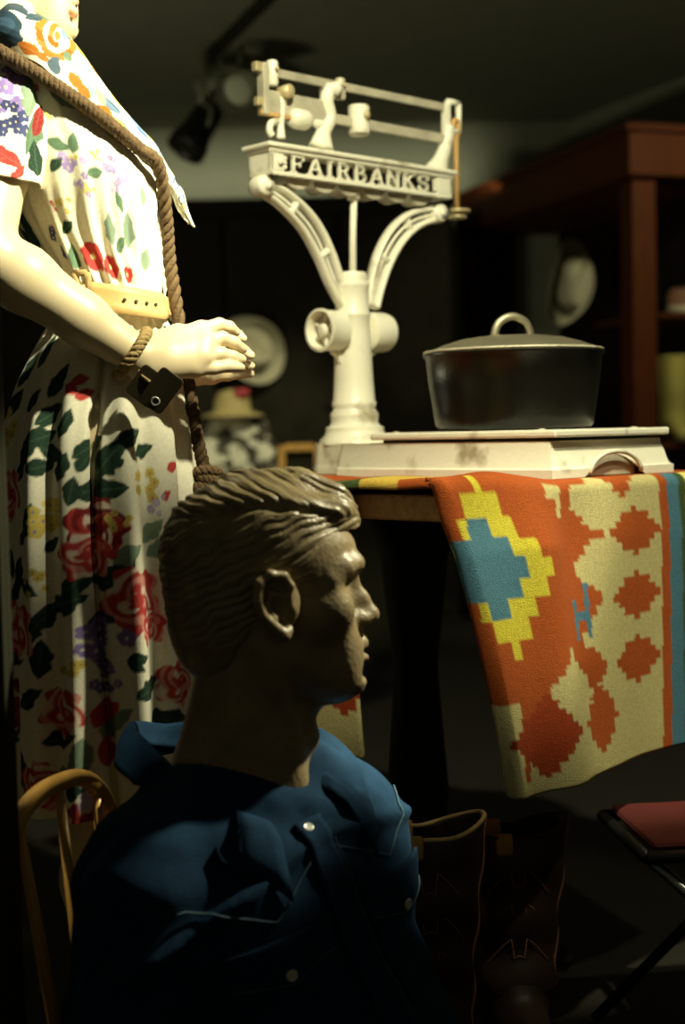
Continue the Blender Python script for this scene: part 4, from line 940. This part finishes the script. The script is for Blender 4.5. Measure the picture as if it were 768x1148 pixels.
# sleeve on the near arm
slp = spline([P(20, 62, 1.80), P(12, 82, 1.775), P(6, 120, 1.755), P(0, 165, 1.745), P(-6, 203, 1.735)], 170); slr = np.interp(np.linspace(0, 1, 170), [0, .12, .35, .7, 1], [.022, .040, .051, .054, .056]); nS = 300
SVs = []; 
for i in range(170):
    p = np.array(slp[i]); a = np.linspace(0, 2*PI, nS, endpoint=False); r = slr[i]*(1+.05*np.sin(a*7+i*.021)*min(1, i/85)+.03*np.sin(a*12))
    SVs.append(np.stack([p[0]+r*np.cos(a)*.98, p[1]+r*np.sin(a)*.85, np.full(nS, p[2])-.25*r*np.cos(a)*.5], 1))
sv_ = np.concatenate(SVs); a = np.tile(np.linspace(0, 2*PI, nS, endpoint=False), 170); a = (a-1.5*PI+PI) % (2*PI)-PI; zz = np.repeat(np.linspace(0, 1, 170), nS)
ps = Print(a*.05, -zz*.17, CREAM)
for (u, v_, r, col) in [(.012, -.075, .024, PUR), (.022, -.105, .018, DBLU), (.016, -.055, .014, PUR), (-.02, -.06, .016, LIL)]: ps.cluster(u, v_, r, col, 9, int(u*1e4)+5)
for (u, v_, l, an, col) in [(.04, -.07, .06, 80, GREY), (.05, -.11, .06, 70, LEAF2), (.056, -.14, .04, 100, LEAF), (.03, -.03, .03, 20, ROSE), (.04, -.036, .02, -10, ROSE), (.055, -.10, .035, 80, DKR), (.02, -.145, .04, -25, ROSE), (.035, -.16, .03, 60, ROSE), (-.0, -.15, .04, 10, ROSE), (-.04, -.10, .05, 60, LEAF)]: ps.leaf(u, v_, l, an, l*.4, col)
sl_ = obj('sleeve', (sv_, grid_faces(170, nS, True)), M['dress'], fem, world=True, solid=.003, off=-1); set_print(sl_, ps.c)
far = sv_.copy(); far[:, 1] = 2*FD-far[:, 1]-.0; sl2 = obj('sleeve', (far, grid_faces(170, nS, True)[:, ::-1]), M['dress'], fem, world=True, solid=.003, off=-1); set_print(sl2, ps.c)

# body: head and neck, near arm with hand, far arm, torso core and legs
fh = head_mesh(.0028, True); yaw = math.radians(-6)
ho = P(13, -44, FD); parts = [(xf(fh[0], ho, (math.cos(yaw), math.sin(yaw), 0), (-math.sin(yaw), math.cos(yaw), 0), (0, 0, 1), .86), fh[1])]
def arm(lo_pad, far=False):
    m = (lambda p: Vector((p.x, 2*FD-p.y, p.z))) if far else (lambda p: p)
    A = lambda x, y, d: m(P(x, y, d))
    sh, el, wr_ = A(8, 110, 1.765), A(-20, 282, 1.70), A(158, 402, 1.755)
    pts = [sh, el, wr_, A(282, 410, 1.83)]; lo = np.min([tuple(p) for p in pts], 0)-.06; hi = np.max([tuple(p) for p in pts], 0)+.06
    v = Vol(lo, hi, .0019 if not far else .003)
    fm = el.lerp(wr_, .25); f2 = el.lerp(wr_, .62)
    v.chain([sh, sh.lerp(el, .5), el], [.042, .039, .036], .012); v.chain([el, fm, f2, wr_], [.0365, .0385, .031, .0235], .015)
    # palm (knuckles fanned on a slope toward the far side)
    kn = [A(226, 371, 1.800), A(230, 386, 1.787), A(228, 400, 1.779), A(219, 413, 1.776)]
    wt_, wb_ = A(166, 388, 1.770), A(168, 414, 1.757)
    v.chain([wr_, A(170, 398, 1.762)], [.0235, .022], .012)
    for k, (kk_, r) in enumerate(zip(kn, (.0125, .0128, .0122, .0112))): v.cap(wt_.lerp(wb_, k/3), kk_, .0165, r, .012)
    for k in range(3): v.cap(kn[k], kn[k+1], .0115, .0110, .008)
    tips = [[A(246, 364, 1.808), A(257, 367, 1.815), A(264, 372, 1.822)], [A(249, 379, 1.796), A(262, 384, 1.803), A(272, 391, 1.812)], [A(248, 397, 1.788), A(261, 400, 1.795), A(271, 403, 1.803)], [A(239, 413, 1.781), A(256, 411, 1.786), A(270, 412, 1.793)]]
    for k, (kk_, tp) in enumerate(zip(kn, tips)): v.chain([kk_]+tp, [.0108, .0088, .0080, .0064] if k < 3 else [.0098, .0080, .0072, .0058], .0028)
    # thumb behind the index side
    v.chain([A(176, 385, 1.778), A(200, 376, 1.812), A(222, 376, 1.828), A(240, 382, 1.836)], [.014, .0135, .0105, .0078], .008)
    return v.mesh()
parts.append(arm(0)); parts.append(arm(0, True))
v = Vol((-.2, -.2, -.0), (.2, .2, 1.45), .009)
sx0 = X_(40)-fO.x; z_ = lambda y: P(40, y, FD).z
v.chain([(X_(20)-fO.x, 0, z_(20)), (X_(45)-fO.x, 0, z_(120)), (X_(90)-fO.x, 0, z_(215)), (X_(132)-fO.x, 0, z_(340)), (X_(118)-fO.x, 0, z_(470))], [.042, .052, .068, .05, .085], .03)
v.cap((X_(25)-fO.x, -.11, z_(88)), (X_(25)-fO.x, .11, z_(88)), .03, .03, .03)
for s in (-1, 1):
    v.chain([(.0, s*.065, z_(480)), (.012, s*.06, .50), (-.01, s*.055, .30), (.0, s*.05, .08)], [.075, .052, .045, .030], .02); v.cap((.0, s*.05, .05), (.12, s*.06, .025), .030, .022, .02)
vv, f2_ = v.mesh(); vv = vv+np.array([fO.x, FD, 0]); parts.append((vv, f2_))
obj('body', join(parts), M['plaster'], fem, world=True)
b = MB(); lp = np.array([(.083, -.024, -.0695), (.0975, -.012, -.0655), (.1045, 0, -.0645), (.0975, .012, -.0655), (.083, .024, -.0695)])
v = Vol((.06, -.04, -.1), (.13, .04, -.05), .0016); lx = -.0030+.0006
v.chain([(.080+lx, -.022, -.0735), (.0925+lx, -.012, -.0695), (.0995+lx, 0, -.0672), (.0925+lx, .012, -.0695), (.080+lx, .022, -.0735)], [.002, .0050, .0062, .0050, .002], .003)
v.chain([(.080+lx, -.021, -.0768), (.0925+lx, -.011, -.0822), (.0978+lx, 0, -.0838), (.0925+lx, .011, -.0822), (.080+lx, .021, -.0768)], [.002, .0055, .0068, .0055, .002], .003)
v.chain([(.085+lx, -.025, -.0752), (.0985+lx, -.012, -.0756), (.1065+lx, 0, -.0760), (.0985+lx, .012, -.0756), (.085+lx, .025, -.0752)], [.001, .0013, .0016, .0013, .001], .002, 's')
lv_, lf_ = v.mesh(); obj('lips', (xf(lv_, ho, (math.cos(yaw), math.sin(yaw), 0), (-math.sin(yaw), math.cos(yaw), 0), (0, 0, 1), .862), lf_), M['lips'], fem, world=True)
b = MB(); b.lathe([(.12, 0), (.12, .006), (.13, .01), (.01, .01)], n=48); obj('stand_plate', b, M['steel'], fem)
# short hair above the frame
v = Vol((-.14, -.1, -.12), (.12, .1, .14), .005); v.ell((-.02, 0, .035), (.104, .083, .09), .01); v.cap((-.07, 0, 0), (-.085, 0, -.06), .05, .04, .03)
sl = v.cut((-1, -1, -1), (1, 1, 1), 0); g = (sl[1]-hairline(sl[3])+0*sl[2])*.7; v.D = np.maximum(v.D, np.broadcast_to(g, v.D.shape))
hv, hf = v.mesh(); obj('hair', (xf(hv, ho, (1, 0, 0), (0, 1, 0), (0, 0, 1), .86), hf), mat('dark brown wig', (.05, .03, .015), .5, 0, .4, 150), fem, world=True)

# belt
def dress_at(y, t_, off):
    f, bk, w_ = (float(smooth_interp(y, R)[0]) for R in (RF, RB, RW)); pf, pb = P(f, y, FD), P(bk, y, FD); cx, a, z = (pf.x+pb.x)/2, (pf.x-pb.x)/2, (pf.z+pb.z)/2
    ct, s_ = math.cos(t_), math.sin(t_); e = 2/2.25
    return Vector((cx+(a+off)*math.copysign(abs(ct)**e, ct), FD+(w_+off)*math.copysign(abs(s_)**e, s_), z))
nB = 90; BV = []
for i in range(nB+1):
    t_ = 1.5*PI-.55+2*PI*i/nB*1.0; u = (math.cos(t_)+1)/2; lo_ = 345+u*14; hi_ = 323+u*15
    for y in np.linspace(lo_, hi_, 5): BV.append(dress_at(y, t_, .009))
belt = obj('belt', ([tuple(p) for p in BV], grid_faces(nB+1, 5)), M['tan'], fem, world=True, solid=.003, bevel=0)
BV = []
for i in range(31):   # loose end of the belt lying over the front
    t_ = 1.5*PI-.10+1.25*i/30; u = (math.cos(t_)+1)/2; c_ = 333+u*18+2*math.sin(i/30*PI); hw = 14.5*(1 if i < 27 else math.sqrt(max(0.02, 1-((i-26)/4.2)**2)))
    for y in np.linspace(c_+hw, c_-hw, 5): BV.append(dress_at(y, t_, .014+.004*math.sin(i/30*PI)))
bend = obj('belt_end', ([tuple(p) for p in BV], grid_faces(31, 5)), M['tan'], belt, world=True, solid=.003)
for i in (10, 14, 18, 22):
    t_ = 1.5*PI-.10+1.25*i/30; u = (math.cos(t_)+1)/2; p = dress_at(333+u*18+2*math.sin(i/30*PI), t_, .0172+.004*math.sin(i/30*PI)); nrm = Vector((math.cos(t_), math.sin(t_), 0))
    b = MB(); b.lathe([(.0022, -.001), (.0022, .0006), (.001, .0008)], p, nrm, 12); obj('hole', b, M['band'], belt, world=True)
b = MB()
p = [dress_at(y, 1.5*PI-.16+dt, .018) for y, dt in ((318, -.08), (318, .08), (350, .08), (350, -.08))]
for i in range(4): b.tube([p[i], p[(i+1) % 4]], .0045, 10)
obj('buckle', b, M['cord'], belt, world=True, label='cord wrapped buckle')

# scarf: a shaped cloth round the neck, down the chest to a pointed tail
low = [(-46, 66, 1.86), (-30, 50, 1.81), (0, 54, 1.785), (32, 68, 1.79), (62, 90, 1.795), (110, 132, 1.80), (150, 170, 1.815), (178, 199, 1.84), (190, 214, 1.865), (198, 232, 1.88), (211, 250, 1.893)]
upp = [(-58, 30, 1.90), (-30, 8, 1.88), (12, 4, 1.875), (52, 26, 1.885), (76, 46, 1.89), (128, 122, 1.89), (163, 165, 1.89), (188, 196, 1.89), (204, 214, 1.895), (210, 234, 1.897), (218, 254, 1.899)]
dbvh = BVHTree.FromPolygons([tuple(p) for p in dv_], [tuple(int(i) for i in q) for q in fcs])
def on_dress(x, y, off, d0):          # lay a point on the dress (photo point gives the direction)
    o = Vector((0, 0, CAMH)); d = (P(x, y, 1)-o).normalized(); h = dbvh.ray_cast(o, d)
    if h[0] is None:
        p = P(x, y, d0); h2 = dbvh.find_nearest(p); return p if (p-h2[0]).length > off*.7 else p+(p-h2[0]).normalized()*off*.5
    n = h[1] if h[1].dot(d) < 0 else -h[1]; return h[0]+n*off
nL = 150; tl = np.linspace(0, len(low)-1, nL); 
lpx = np.array(spline([(a, b, 0) for a, b, _ in low], nL)); upx = np.array(spline([(a, b, 0) for a, b, _ in upp], nL)); ld_ = np.interp(tl, range(len(low)), [k[2] for k in low])
def smo(L_):
    A = np.array([tuple(p) for p in L_])
    for _ in range(10): A[1:-1] = A[1:-1]*.5+(A[:-2]+A[2:])*.25
    return A
offs_ = np.interp(np.arange(nL), [0, 20, 110, 150], [.008, .010, .012, .014])
lw_ = smo([on_dress(lpx[i][0], lpx[i][1], offs_[i]*.6, ld_[i]) for i in range(nL)]); m1_ = smo([on_dress(.62*lpx[i][0]+.38*upx[i][0], .62*lpx[i][1]+.38*upx[i][1], offs_[i]*1.3, ld_[i]) for i in range(nL)])
m2_ = smo([on_dress(.28*lpx[i][0]+.72*upx[i][0], .28*lpx[i][1]+.72*upx[i][1], offs_[i]*1.5, 1.87) for i in range(nL)]); up_ = [P(p[0], p[1], 1.90) for p in upx]; nW = 29; SV = []
fl = lambda p: np.array([p[0], 2*FD-p[1], p[2]])
for i in range(nL):
    a, c = lw_[i], np.array(up_[i]); c[1] = max(c[1], m2_[i][1]+.005); q1, q2 = m1_[i], m2_[i]
    cs = spline([a, q1, q2, c, fl(q2), fl(q1), fl(a)], nW)
    for jj, p in enumerate(cs): SV.append(p+np.array([0, -.0022*math.sin(i*.16+jj*.5), .0015*math.sin(i*.16+jj*.5)]))
ci, cj = np.meshgrid(np.arange(nL)/nL, np.arange(nW)/nW, indexing='ij')
# finer cloth for the print
def sub(V, nu, nv, k):
    V = np.array(V).reshape(nu, nv, 3); iu = np.linspace(0, nu-1, (nu-1)*k+1); iv = np.linspace(0, nv-1, (nv-1)*k+1)
    u0 = np.minimum(iu.astype(int), nu-2); v0 = np.minimum(iv.astype(int), nv-2); fu = (iu-u0)[:, None, None]; fv = (iv-v0)[None, :, None]
    Q = V[u0][:, v0]*(1-fu)*(1-fv)+V[u0+1][:, v0]*fu*(1-fv)+V[u0][:, v0+1]*(1-fu)*fv+V[u0+1][:, v0+1]*fu*fv; return Q, len(iu), len(iv)
Q, nu, nv = sub(SV, nL, nW, 5)
ci, cj = np.meshgrid(np.linspace(0, 1, nu), np.linspace(0, 1, nv), indexing='ij')
sp = Print((ci*.40).ravel(), (.075-np.abs(cj-.5)*.15).ravel(), (.78, .74, .58)); ORG = (.52, .16, .02); TEAL = (.03, .06, .09)
def swirl(u, v, r):
    for k in range(40):
        a = k/40*2*PI*1.45; d = r*(1-.66*k/40); sp.blob(u+d*math.cos(a+2.2), v+d*math.sin(a+2.2), r*.15*(1-.2*k/40), ORG)
    sp.blob(u-.1*r, v, r*.16, ORG)
for (u, v_, r) in [(.140, .042, .027)]: swirl(u, v_, r)
sp.blob(.085, .022, .020, TEAL); sp.blob(.085, .022, .010, (.05, .10, .16)); sp.blob(.085, .055, .016, TEAL); sp.blob(.06, .04, .02, TEAL)
for (u, v_, l, an, col) in [(.12, .062, .03, 10, LEAF2), (.108, .05, .025, 60, TEAL), (.118, .012, .03, 0, ORG), (.135, .012, .02, 0, ORG), (.105, .070, .03, 0, ORG)]: sp.leaf(u, v_, l, an, l*.4, col)
for (u, v_, r, col) in [(.172, .055, .006, ORG), (.178, .05, .006, ORG), (.184, .055, .005, ORG), (.15, .05, .005, DBLU), (.158, .03, .004, (.2, .3, .2)), (.15, .012, .008, (.08, .12, .16)), (.185, .022, .006, (.25, .32, .4)), (.193, .022, .006, (.3, .36, .25)), (.201, .026, .007, (.12, .2, .3)), (.218, .048, .009, (.12, .2, .3)), (.228, .052, .006, (.3, .38, .45)), (.238, .050, .008, (.45, .42, .12)), (.188, .058, .011, (.05, .10, .20)), (.188, .058, .006, (.70, .70, .62)), (.198, .048, .006, (.50, .42, .05)), (.208, .052, .008, (.05, .10, .20)), (.146, .050, .006, (.15, .22, .36)), (.153, .054, .005, (.25, .32, .18)), (.160, .060, .006, (.08, .16, .28)), (.165, .062, .005, (.10, .18, .30)), (.172, .014, .006, ORG), (.180, .012, .006, ORG), (.168, .050, .005, (.45, .40, .05)), (.226, .040, .007, (.10, .16, .30)), (.245, .050, .008, (.06, .10, .2)), (.20, .008, .008, ORG), (.208, .006, .007, ORG), (.215, .012, .006, YELO)]: sp.blob(u, v_, r, col)
for (u, v_) in [(.262, .050), (.30, .055), (.34, .05)]: sp.blob(u, v_, .014, (.06, .13, .22)); sp.blob(u, v_, .008, (.75, .75, .68)); sp.blob(u+.018, v_, .006, (.5, .42, .1))
scf = obj('scarf', (Q.reshape(-1, 3), grid_faces(nu, nv)), M['scarf'], fem, world=True, solid=.002); set_print(scf, sp.c)

# ================================================================== SHOULDER BAG, BRACELET
def braid(mb, pts, R, r, pitch, n=3, seg=None, cap=True):
    L_ = sum((Vector(tuple(pts[i+1]))-Vector(tuple(pts[i]))).length for i in range(len(pts)-1)); N = seg or int(L_/pitch*14); q = [Vector(tuple(p)) for p in spline(pts, N)]
    x = None; fr = []
    for i in range(N):
        d = (q[min(i+1, N-1)]-q[max(i-1, 0)]).normalized(); x = frame_for(d)[0] if x is None else (x-d*x.dot(d)).normalized(); fr.append((x.copy(), d.cross(x)))
    for k in range(n):
        p = []
        for i in range(N): a = 2*PI*(i/N*L_/pitch)+2*PI*k/n; p.append(q[i]+fr[i][0]*math.cos(a)*R+fr[i][1]*math.sin(a)*R)
        mb.tube(p, r, 8)
    return mb
bp0 = P(238, 560, 1.895)
bag = thing('shoulder_bag', 'brown braided rope shoulder bag strap hanging across the floral dress', 'bag', tuple(P(242, 650, 1.90)))
stp = [P(-75, 120, 2.01), P(-70, 70, 1.95), P(-48, 38, 1.87), P(-25, 44, 1.76)]+smo([on_dress(x, y, .020, 1.86) for x, y in ((0, 56), (16, 65), (32, 75), (62, 98), (86, 118), (110, 140), (130, 158), (150, 178), (164, 192))]).tolist()+[P(186, 240, 1.845), P(190, 290, 1.862), P(199, 350, 1.862), P(213, 440, 1.862), P(223, 500, 1.87), P(231, 532, 1.875)]
obj('strap', braid(MB(), stp,   .0046, .0048, .036), M['rope'], bag, world=True)
kp = P(232, 540, 1.875); b = MB()
for k in range(5):
    c_ = kp+Vector((.005*math.sin(k*2), .0, .010-.006*k)); nrm = Vector((.35*math.sin(k*2.1), .35*math.cos(k*1.7), 1)).normalized(); x, y = frame_for(nrm)
    braid(b, [c_+x*.0155*math.cos(a)+y*.0155*math.sin(a) for a in np.linspace(0, 2*PI, 14)], .0038, .0038, .018)
obj('knot', b, M['rope'], bag, world=True)
v = Vol((-.1, -.07, -.12), (.1, .07, .11), .006); v.ell((0, 0, -.02), (.075, .045, .085), .02); v.cap((0, 0, .03), (-.008, -.0, .085), .04, .018, .03)
vv, f2_ = v.mesh(); vv[:, 0] += .003*np.sin(vv[:, 2]*90); obj('pouch', (vv, f2_), M['rope'], bag)

def bx_(p0, ex, ey, ez, d, mb): 
    R = Matrix((ex, ey, ez)).transposed(); return mb.box(p0, d, R)
br_c = P(148, 397, 1.752); axis = (P(158, 402, 1.755)-P(-20, 282, 1.70)).normalized(); x, y = frame_for(axis)
brc = thing('bracelet', 'braided cord bracelet with two dark metal tags on mannequin wrist', 'bracelet', tuple(br_c))
ring_ = [br_c+x*.0325*math.cos(a)+y*.0325*math.sin(a) for a in np.linspace(0, 2*PI, 28)]
obj('cord', braid(MB(), ring_, .0038, .0038, .020), M['cord'], brc, world=True)
def tagplate(cx, cy, dpt, wpx, hpx, rot, hole=None, tilt=.2):
    c_ = P(cx, cy, dpt); a = math.radians(rot); ex = Vector((math.cos(a), tilt*.6, math.sin(a))).normalized(); ez = Vector((-math.sin(a), -tilt, math.cos(a))); ez = (ez-ex*ez.dot(ex)).normalized(); ny = ez.cross(ex)
    s_ = 1.75/FPX; W, H_ = wpx*s_, hpx*s_; r = .006; poly = []
    for (sx, sy, a0) in ((1, 1, 0), (-1, 1, 90), (-1, -1, 180), (1, -1, 270)):
        for t_ in np.linspace(a0, a0+90, 6): poly.append((sx*(W/2-r)+r*math.cos(math.radians(t_)), sy*(H_/2-r)+r*math.sin(math.radians(t_))))
    b = MB(); b.prism(poly, c_, ex, ez, ny, .004); o = obj('tag', b, M['tagm'], brc, world=True, smooth=False, bevel=.0012)
    if hole:
        hc_ = c_+ex*hole[0]*W/2+ez*hole[1]*H_/2; b = MB(); b.lathe([(.0058, -.003), (.0058, .003), (.004, .0035), (.0036, 0)], hc_, -ny if ny.y > 0 else ny, 24); obj('eyelet', b, M['snap'], o, world=True)
    return o
tagplate(165, 433, 1.725, 34, 40, -38, None); tagplate(181, 438, 1.718, 30, 48, -38, (.1, -.55))
b = MB(); b.tube(spline([P(156, 416, 1.725), P(160, 422, 1.72), P(168, 428, 1.72)], 10), .0022, 8); obj('tag_loop', b, M['cord'], brc, world=True)

# ================================================================== CHAIR, BOOTS, STOOL
chc = P(66, 900, 1.53); CXx, CYy = chc.x, chc.y
ch = thing('spindle_chair', 'low honey wood spindle back chair behind the denim mannequin', 'chair', (CXx-.17, CYy+.0, 0), 0)
def W2(x, y, z): return Vector((x, y, z))
ztop = P(60, 868, 1.53).z; q = []
for a in np.linspace(-PI/2-.0, PI/2, 41): pass
bw_ = .125; skew = .42
def bow(a): # hoop in a plane almost along Y, turned a little so the camera sees its curve
    yy = bw_*math.copysign(abs(math.sin(a))**.75, math.sin(a)); zz = .14+(ztop-.149)*abs(math.cos(a))**.55
    return Vector((CXx+skew*yy*1.0+.05*(.45-zz)*-1*0, CYy+yy, zz+.0))
b = MB(); b.tube([bow(a) for a in np.linspace(-PI/2, PI/2, 61)], .0098, 14); obj('bow', b, M['chairwood'], ch, world=True)
for k, yy in enumerate((-.068, -.0, .068)):
    a = math.asin(math.copysign(abs(yy/bw_)**(1/.75), yy)); tp = bow(a); bt = Vector((CXx-.0+skew*yy*.55+.03, CYy+yy*.72, .145)); b = MB(); b.tube([bt, bt.lerp(tp, .5), tp], [.0055, .0068, .005], 10); obj('spindle', b, M['chairwood'], ch, world=True)
b = MB(); b.lathe([(.01, -.018), (.15, -.014), (.158, 0), (.15, .012), (.12, .010), (.01, .006)], (CXx-.145, CYy, .135), n=48, sy=1.0); obj('seat', b, M['chairwood'], ch, world=True)
for sx, sy in ((-1, -1), (-1, 1), (1, -1), (1, 1)):
    b = MB(); b.tube([(CXx-.145+sx*.09, CYy+sy*.09, .125), (CXx-.145+sx*.115, CYy+sy*.115, .07), (CXx-.145+sx*.14, CYy+sy*.14, .0)], [.012, .015, .010], 12); obj('leg', b, M['chairwood'], ch, world=True)

def cowboy_boot(loc, rot, label, hgt, edge='bootedge'):
    t = thing('cowboy_boot', label, 'boot', loc, rot, 'tall brown boots under the rug')
    n = 56; nz = 40; rowsv = []
    for i in range(nz):
        s_ = i/(nz-1); z = .085+s_*(hgt-.085); w_ = np.interp(s_, [0, .25, .6, 1], [.062, .060, .070, .082]); d = np.interp(s_, [0, .25, .6, 1], [.055, .046, .05, .053])
        for j in range(n):
            a = 2*PI*j/n; c_, s2 = math.cos(a), math.sin(a); dip = .022*(abs(s2)**2)*s_**6; pinch = 1-.32*(abs(c_) < .5)*math.cos(a*PI/3.2 if False else 0)*0
            yy = d*math.copysign(abs(s2)**1.0, s2)*(1-.35*s_**4*math.exp(-(c_/.35)**2)); cr = .0035*math.sin(z*75+3*c_+2*math.sin(a*2))*(1-s_)**.5
            rowsv.append(((w_+cr)*c_, yy+cr*s2, z-dip+.012*s_**5*c_*0))
    f = [(i*n+j, i*n+(j+1) % n, (i+1)*n+(j+1) % n, (i+1)*n+j) for i in range(nz-1) for j in range(n)]
    shaft = obj('shaft', (rowsv, f), M['boot'], t, solid=.004)
    top = rowsv[-n:]; b = MB(); b.tube([Vector(p)+Vector((0, 0, .001)) for p in top]+[Vector(top[0])+Vector((0, 0, .001))], .0030, 8); obj('top_piping', b, M[edge], t)
    for j in (0, n//2):
        b = MB(); b.tube([Vector(rowsv[i*n+j])*1.0+Vector((.0015 if j == 0 else -.0015, 0, 0)) for i in range(nz)], .0038, 8); obj('side_seam', b, M['bootseam'], t)
    for j in (n*3//4-2, n//4+2):
        p = Vector(top[j]); b = MB(); sgn = -1 if p.y < 0 else 1
        b.tube(spline([p+Vector((0, sgn*.006, -.022)), p+Vector((0, sgn*.007, -.004)), p+Vector((0, 0, .0062)), p+Vector((0, -sgn*.007, -.004)), p+Vector((0, -sgn*.006, -.02))], 14), .012, 10, flat=.16, up=(1, 0, 0)); obj('pull_tab', b, M['ochre'], t)
    b = MB()
    for k in range(3):
        pts = []
        for u in np.linspace(-1, 1, 25):
            z = hgt-.10-.05*k+.045*(1-abs(u)**1.5)-(.03 if abs(u) < .25 else 0); s_ = (z-.085)/(hgt-.085); w_ = np.interp(s_, [0, .25, .6, 1], [.062, .060, .070, .082]); d = np.interp(s_, [0, .25, .6, 1], [.055, .046, .05, .053])
            xx = u*.045; yy = -(d*math.sqrt(max(0, 1-(xx/w_)**2))*(1-.35*max(0, s_)**4*math.exp(-(xx/w_/.35)**2)))-.0025; pts.append((xx, yy, z))
        b.tube(pts, .0007, 6)
    obj('shaft_stitching', b, M['bootseam'], t)
    v = Vol((-.1, -.24, -.005), (.1, .08, .14), .005); v.cap((0, 0, .10), (0, .005, .06), .056, .045, .02, sq=(.95, 1, 1)); v.cap((0, .0, .055), (0, -.13, .035), .042, .036, .03); v.cap((0, -.13, .032), (0, -.20, .024), .033, .014, .02)
    sl = v.cut((-1, -1, -1), (1, 1, 1), 0); v.D = np.maximum(v.D, np.broadcast_to(.014+.0*sl[1]+0*sl[2]-sl[3], v.D.shape)); obj('foot', v.mesh(), M['boot'], t)
    b = MB(); b.prism([(.032*math.cos(a), .010+.034*math.sin(a)) for a in np.linspace(0, 2*PI, 24)][:-1], (0, 0, .018), (1, 0, 0), (0, 1, 0), (0, 0, 1), .036); obj('heel', b, M['band'], t, smooth=False)
    b = MB(); b.prism([(.036*math.sin(u)*(1 if u else 1), v_) for u, v_ in [(.3, -.195), (.9, -.15), (1.1, -.10), (.7, -.04), (.6, 0), (-.6, 0), (-.7, -.04), (-1.1, -.10), (-.9, -.15), (-.3, -.195)]], (0, 0, .012), (1, 0, 0), (0, 1, 0), (0, 0, 1), .01); obj('sole', b, M['band'], t, smooth=False)
    return t
p1 = P(473, 930, 1.85); bh = P(473, 926, 1.85).z+.012
cowboy_boot((p1.x, p1.y, 0), .12, 'tall dark brown boot with tan piped rim beside the denim shirt', bh)
p2 = P(572, 930, 2.03); cowboy_boot((p2.x, p2.y, 0), .1, 'dark tall boot hidden in shade directly below the rug corner', P(570, 915, 2.03).z, 'boot')  # rim piping takes the dark leather: its shade is put into the colour

# low stool with red seat under the right end of the rug
p3 = P(800, 912, 2.0); zs = P(800, 908, 2.0).z
st_ = thing('folding_stool', 'low black metal folding stool with red seat under hanging rug', 'stool', (p3.x, p3.y, 0), .1)
b = MB(); b.box((.02, 0, zs-.018), (.28, .20, .014)); obj('seat', b, M['red'], st_, smooth=False, bevel=.008)
b = MB()
for y in (-.105, .105): b.tube([(-.13, y, zs-.03), (.17, y, zs-.03)], .009, 10)
for x in (-.13, .17): b.tube([(x, -.105, zs-.03), (x, .105, zs-.03)], .009, 10)
obj('seat_frame', b, M['blackmetal'], st_)
for y in (-.1, .1):
    for s in (-1, 1):
        b = MB(); b.tube([(.02-s*.15, y+s*.008, zs-.03), (.02+s*.17, y+s*.008, .008)], .008, 10); obj('leg', b, M['steel'] if s > 0 else M['blackmetal'], st_)
b = MB(); b.tube([(.02, -.115, zs*.5-.01), (.02, .115, zs*.5-.01)], .006, 10); obj('pivot_rod', b, M['steel'], st_)
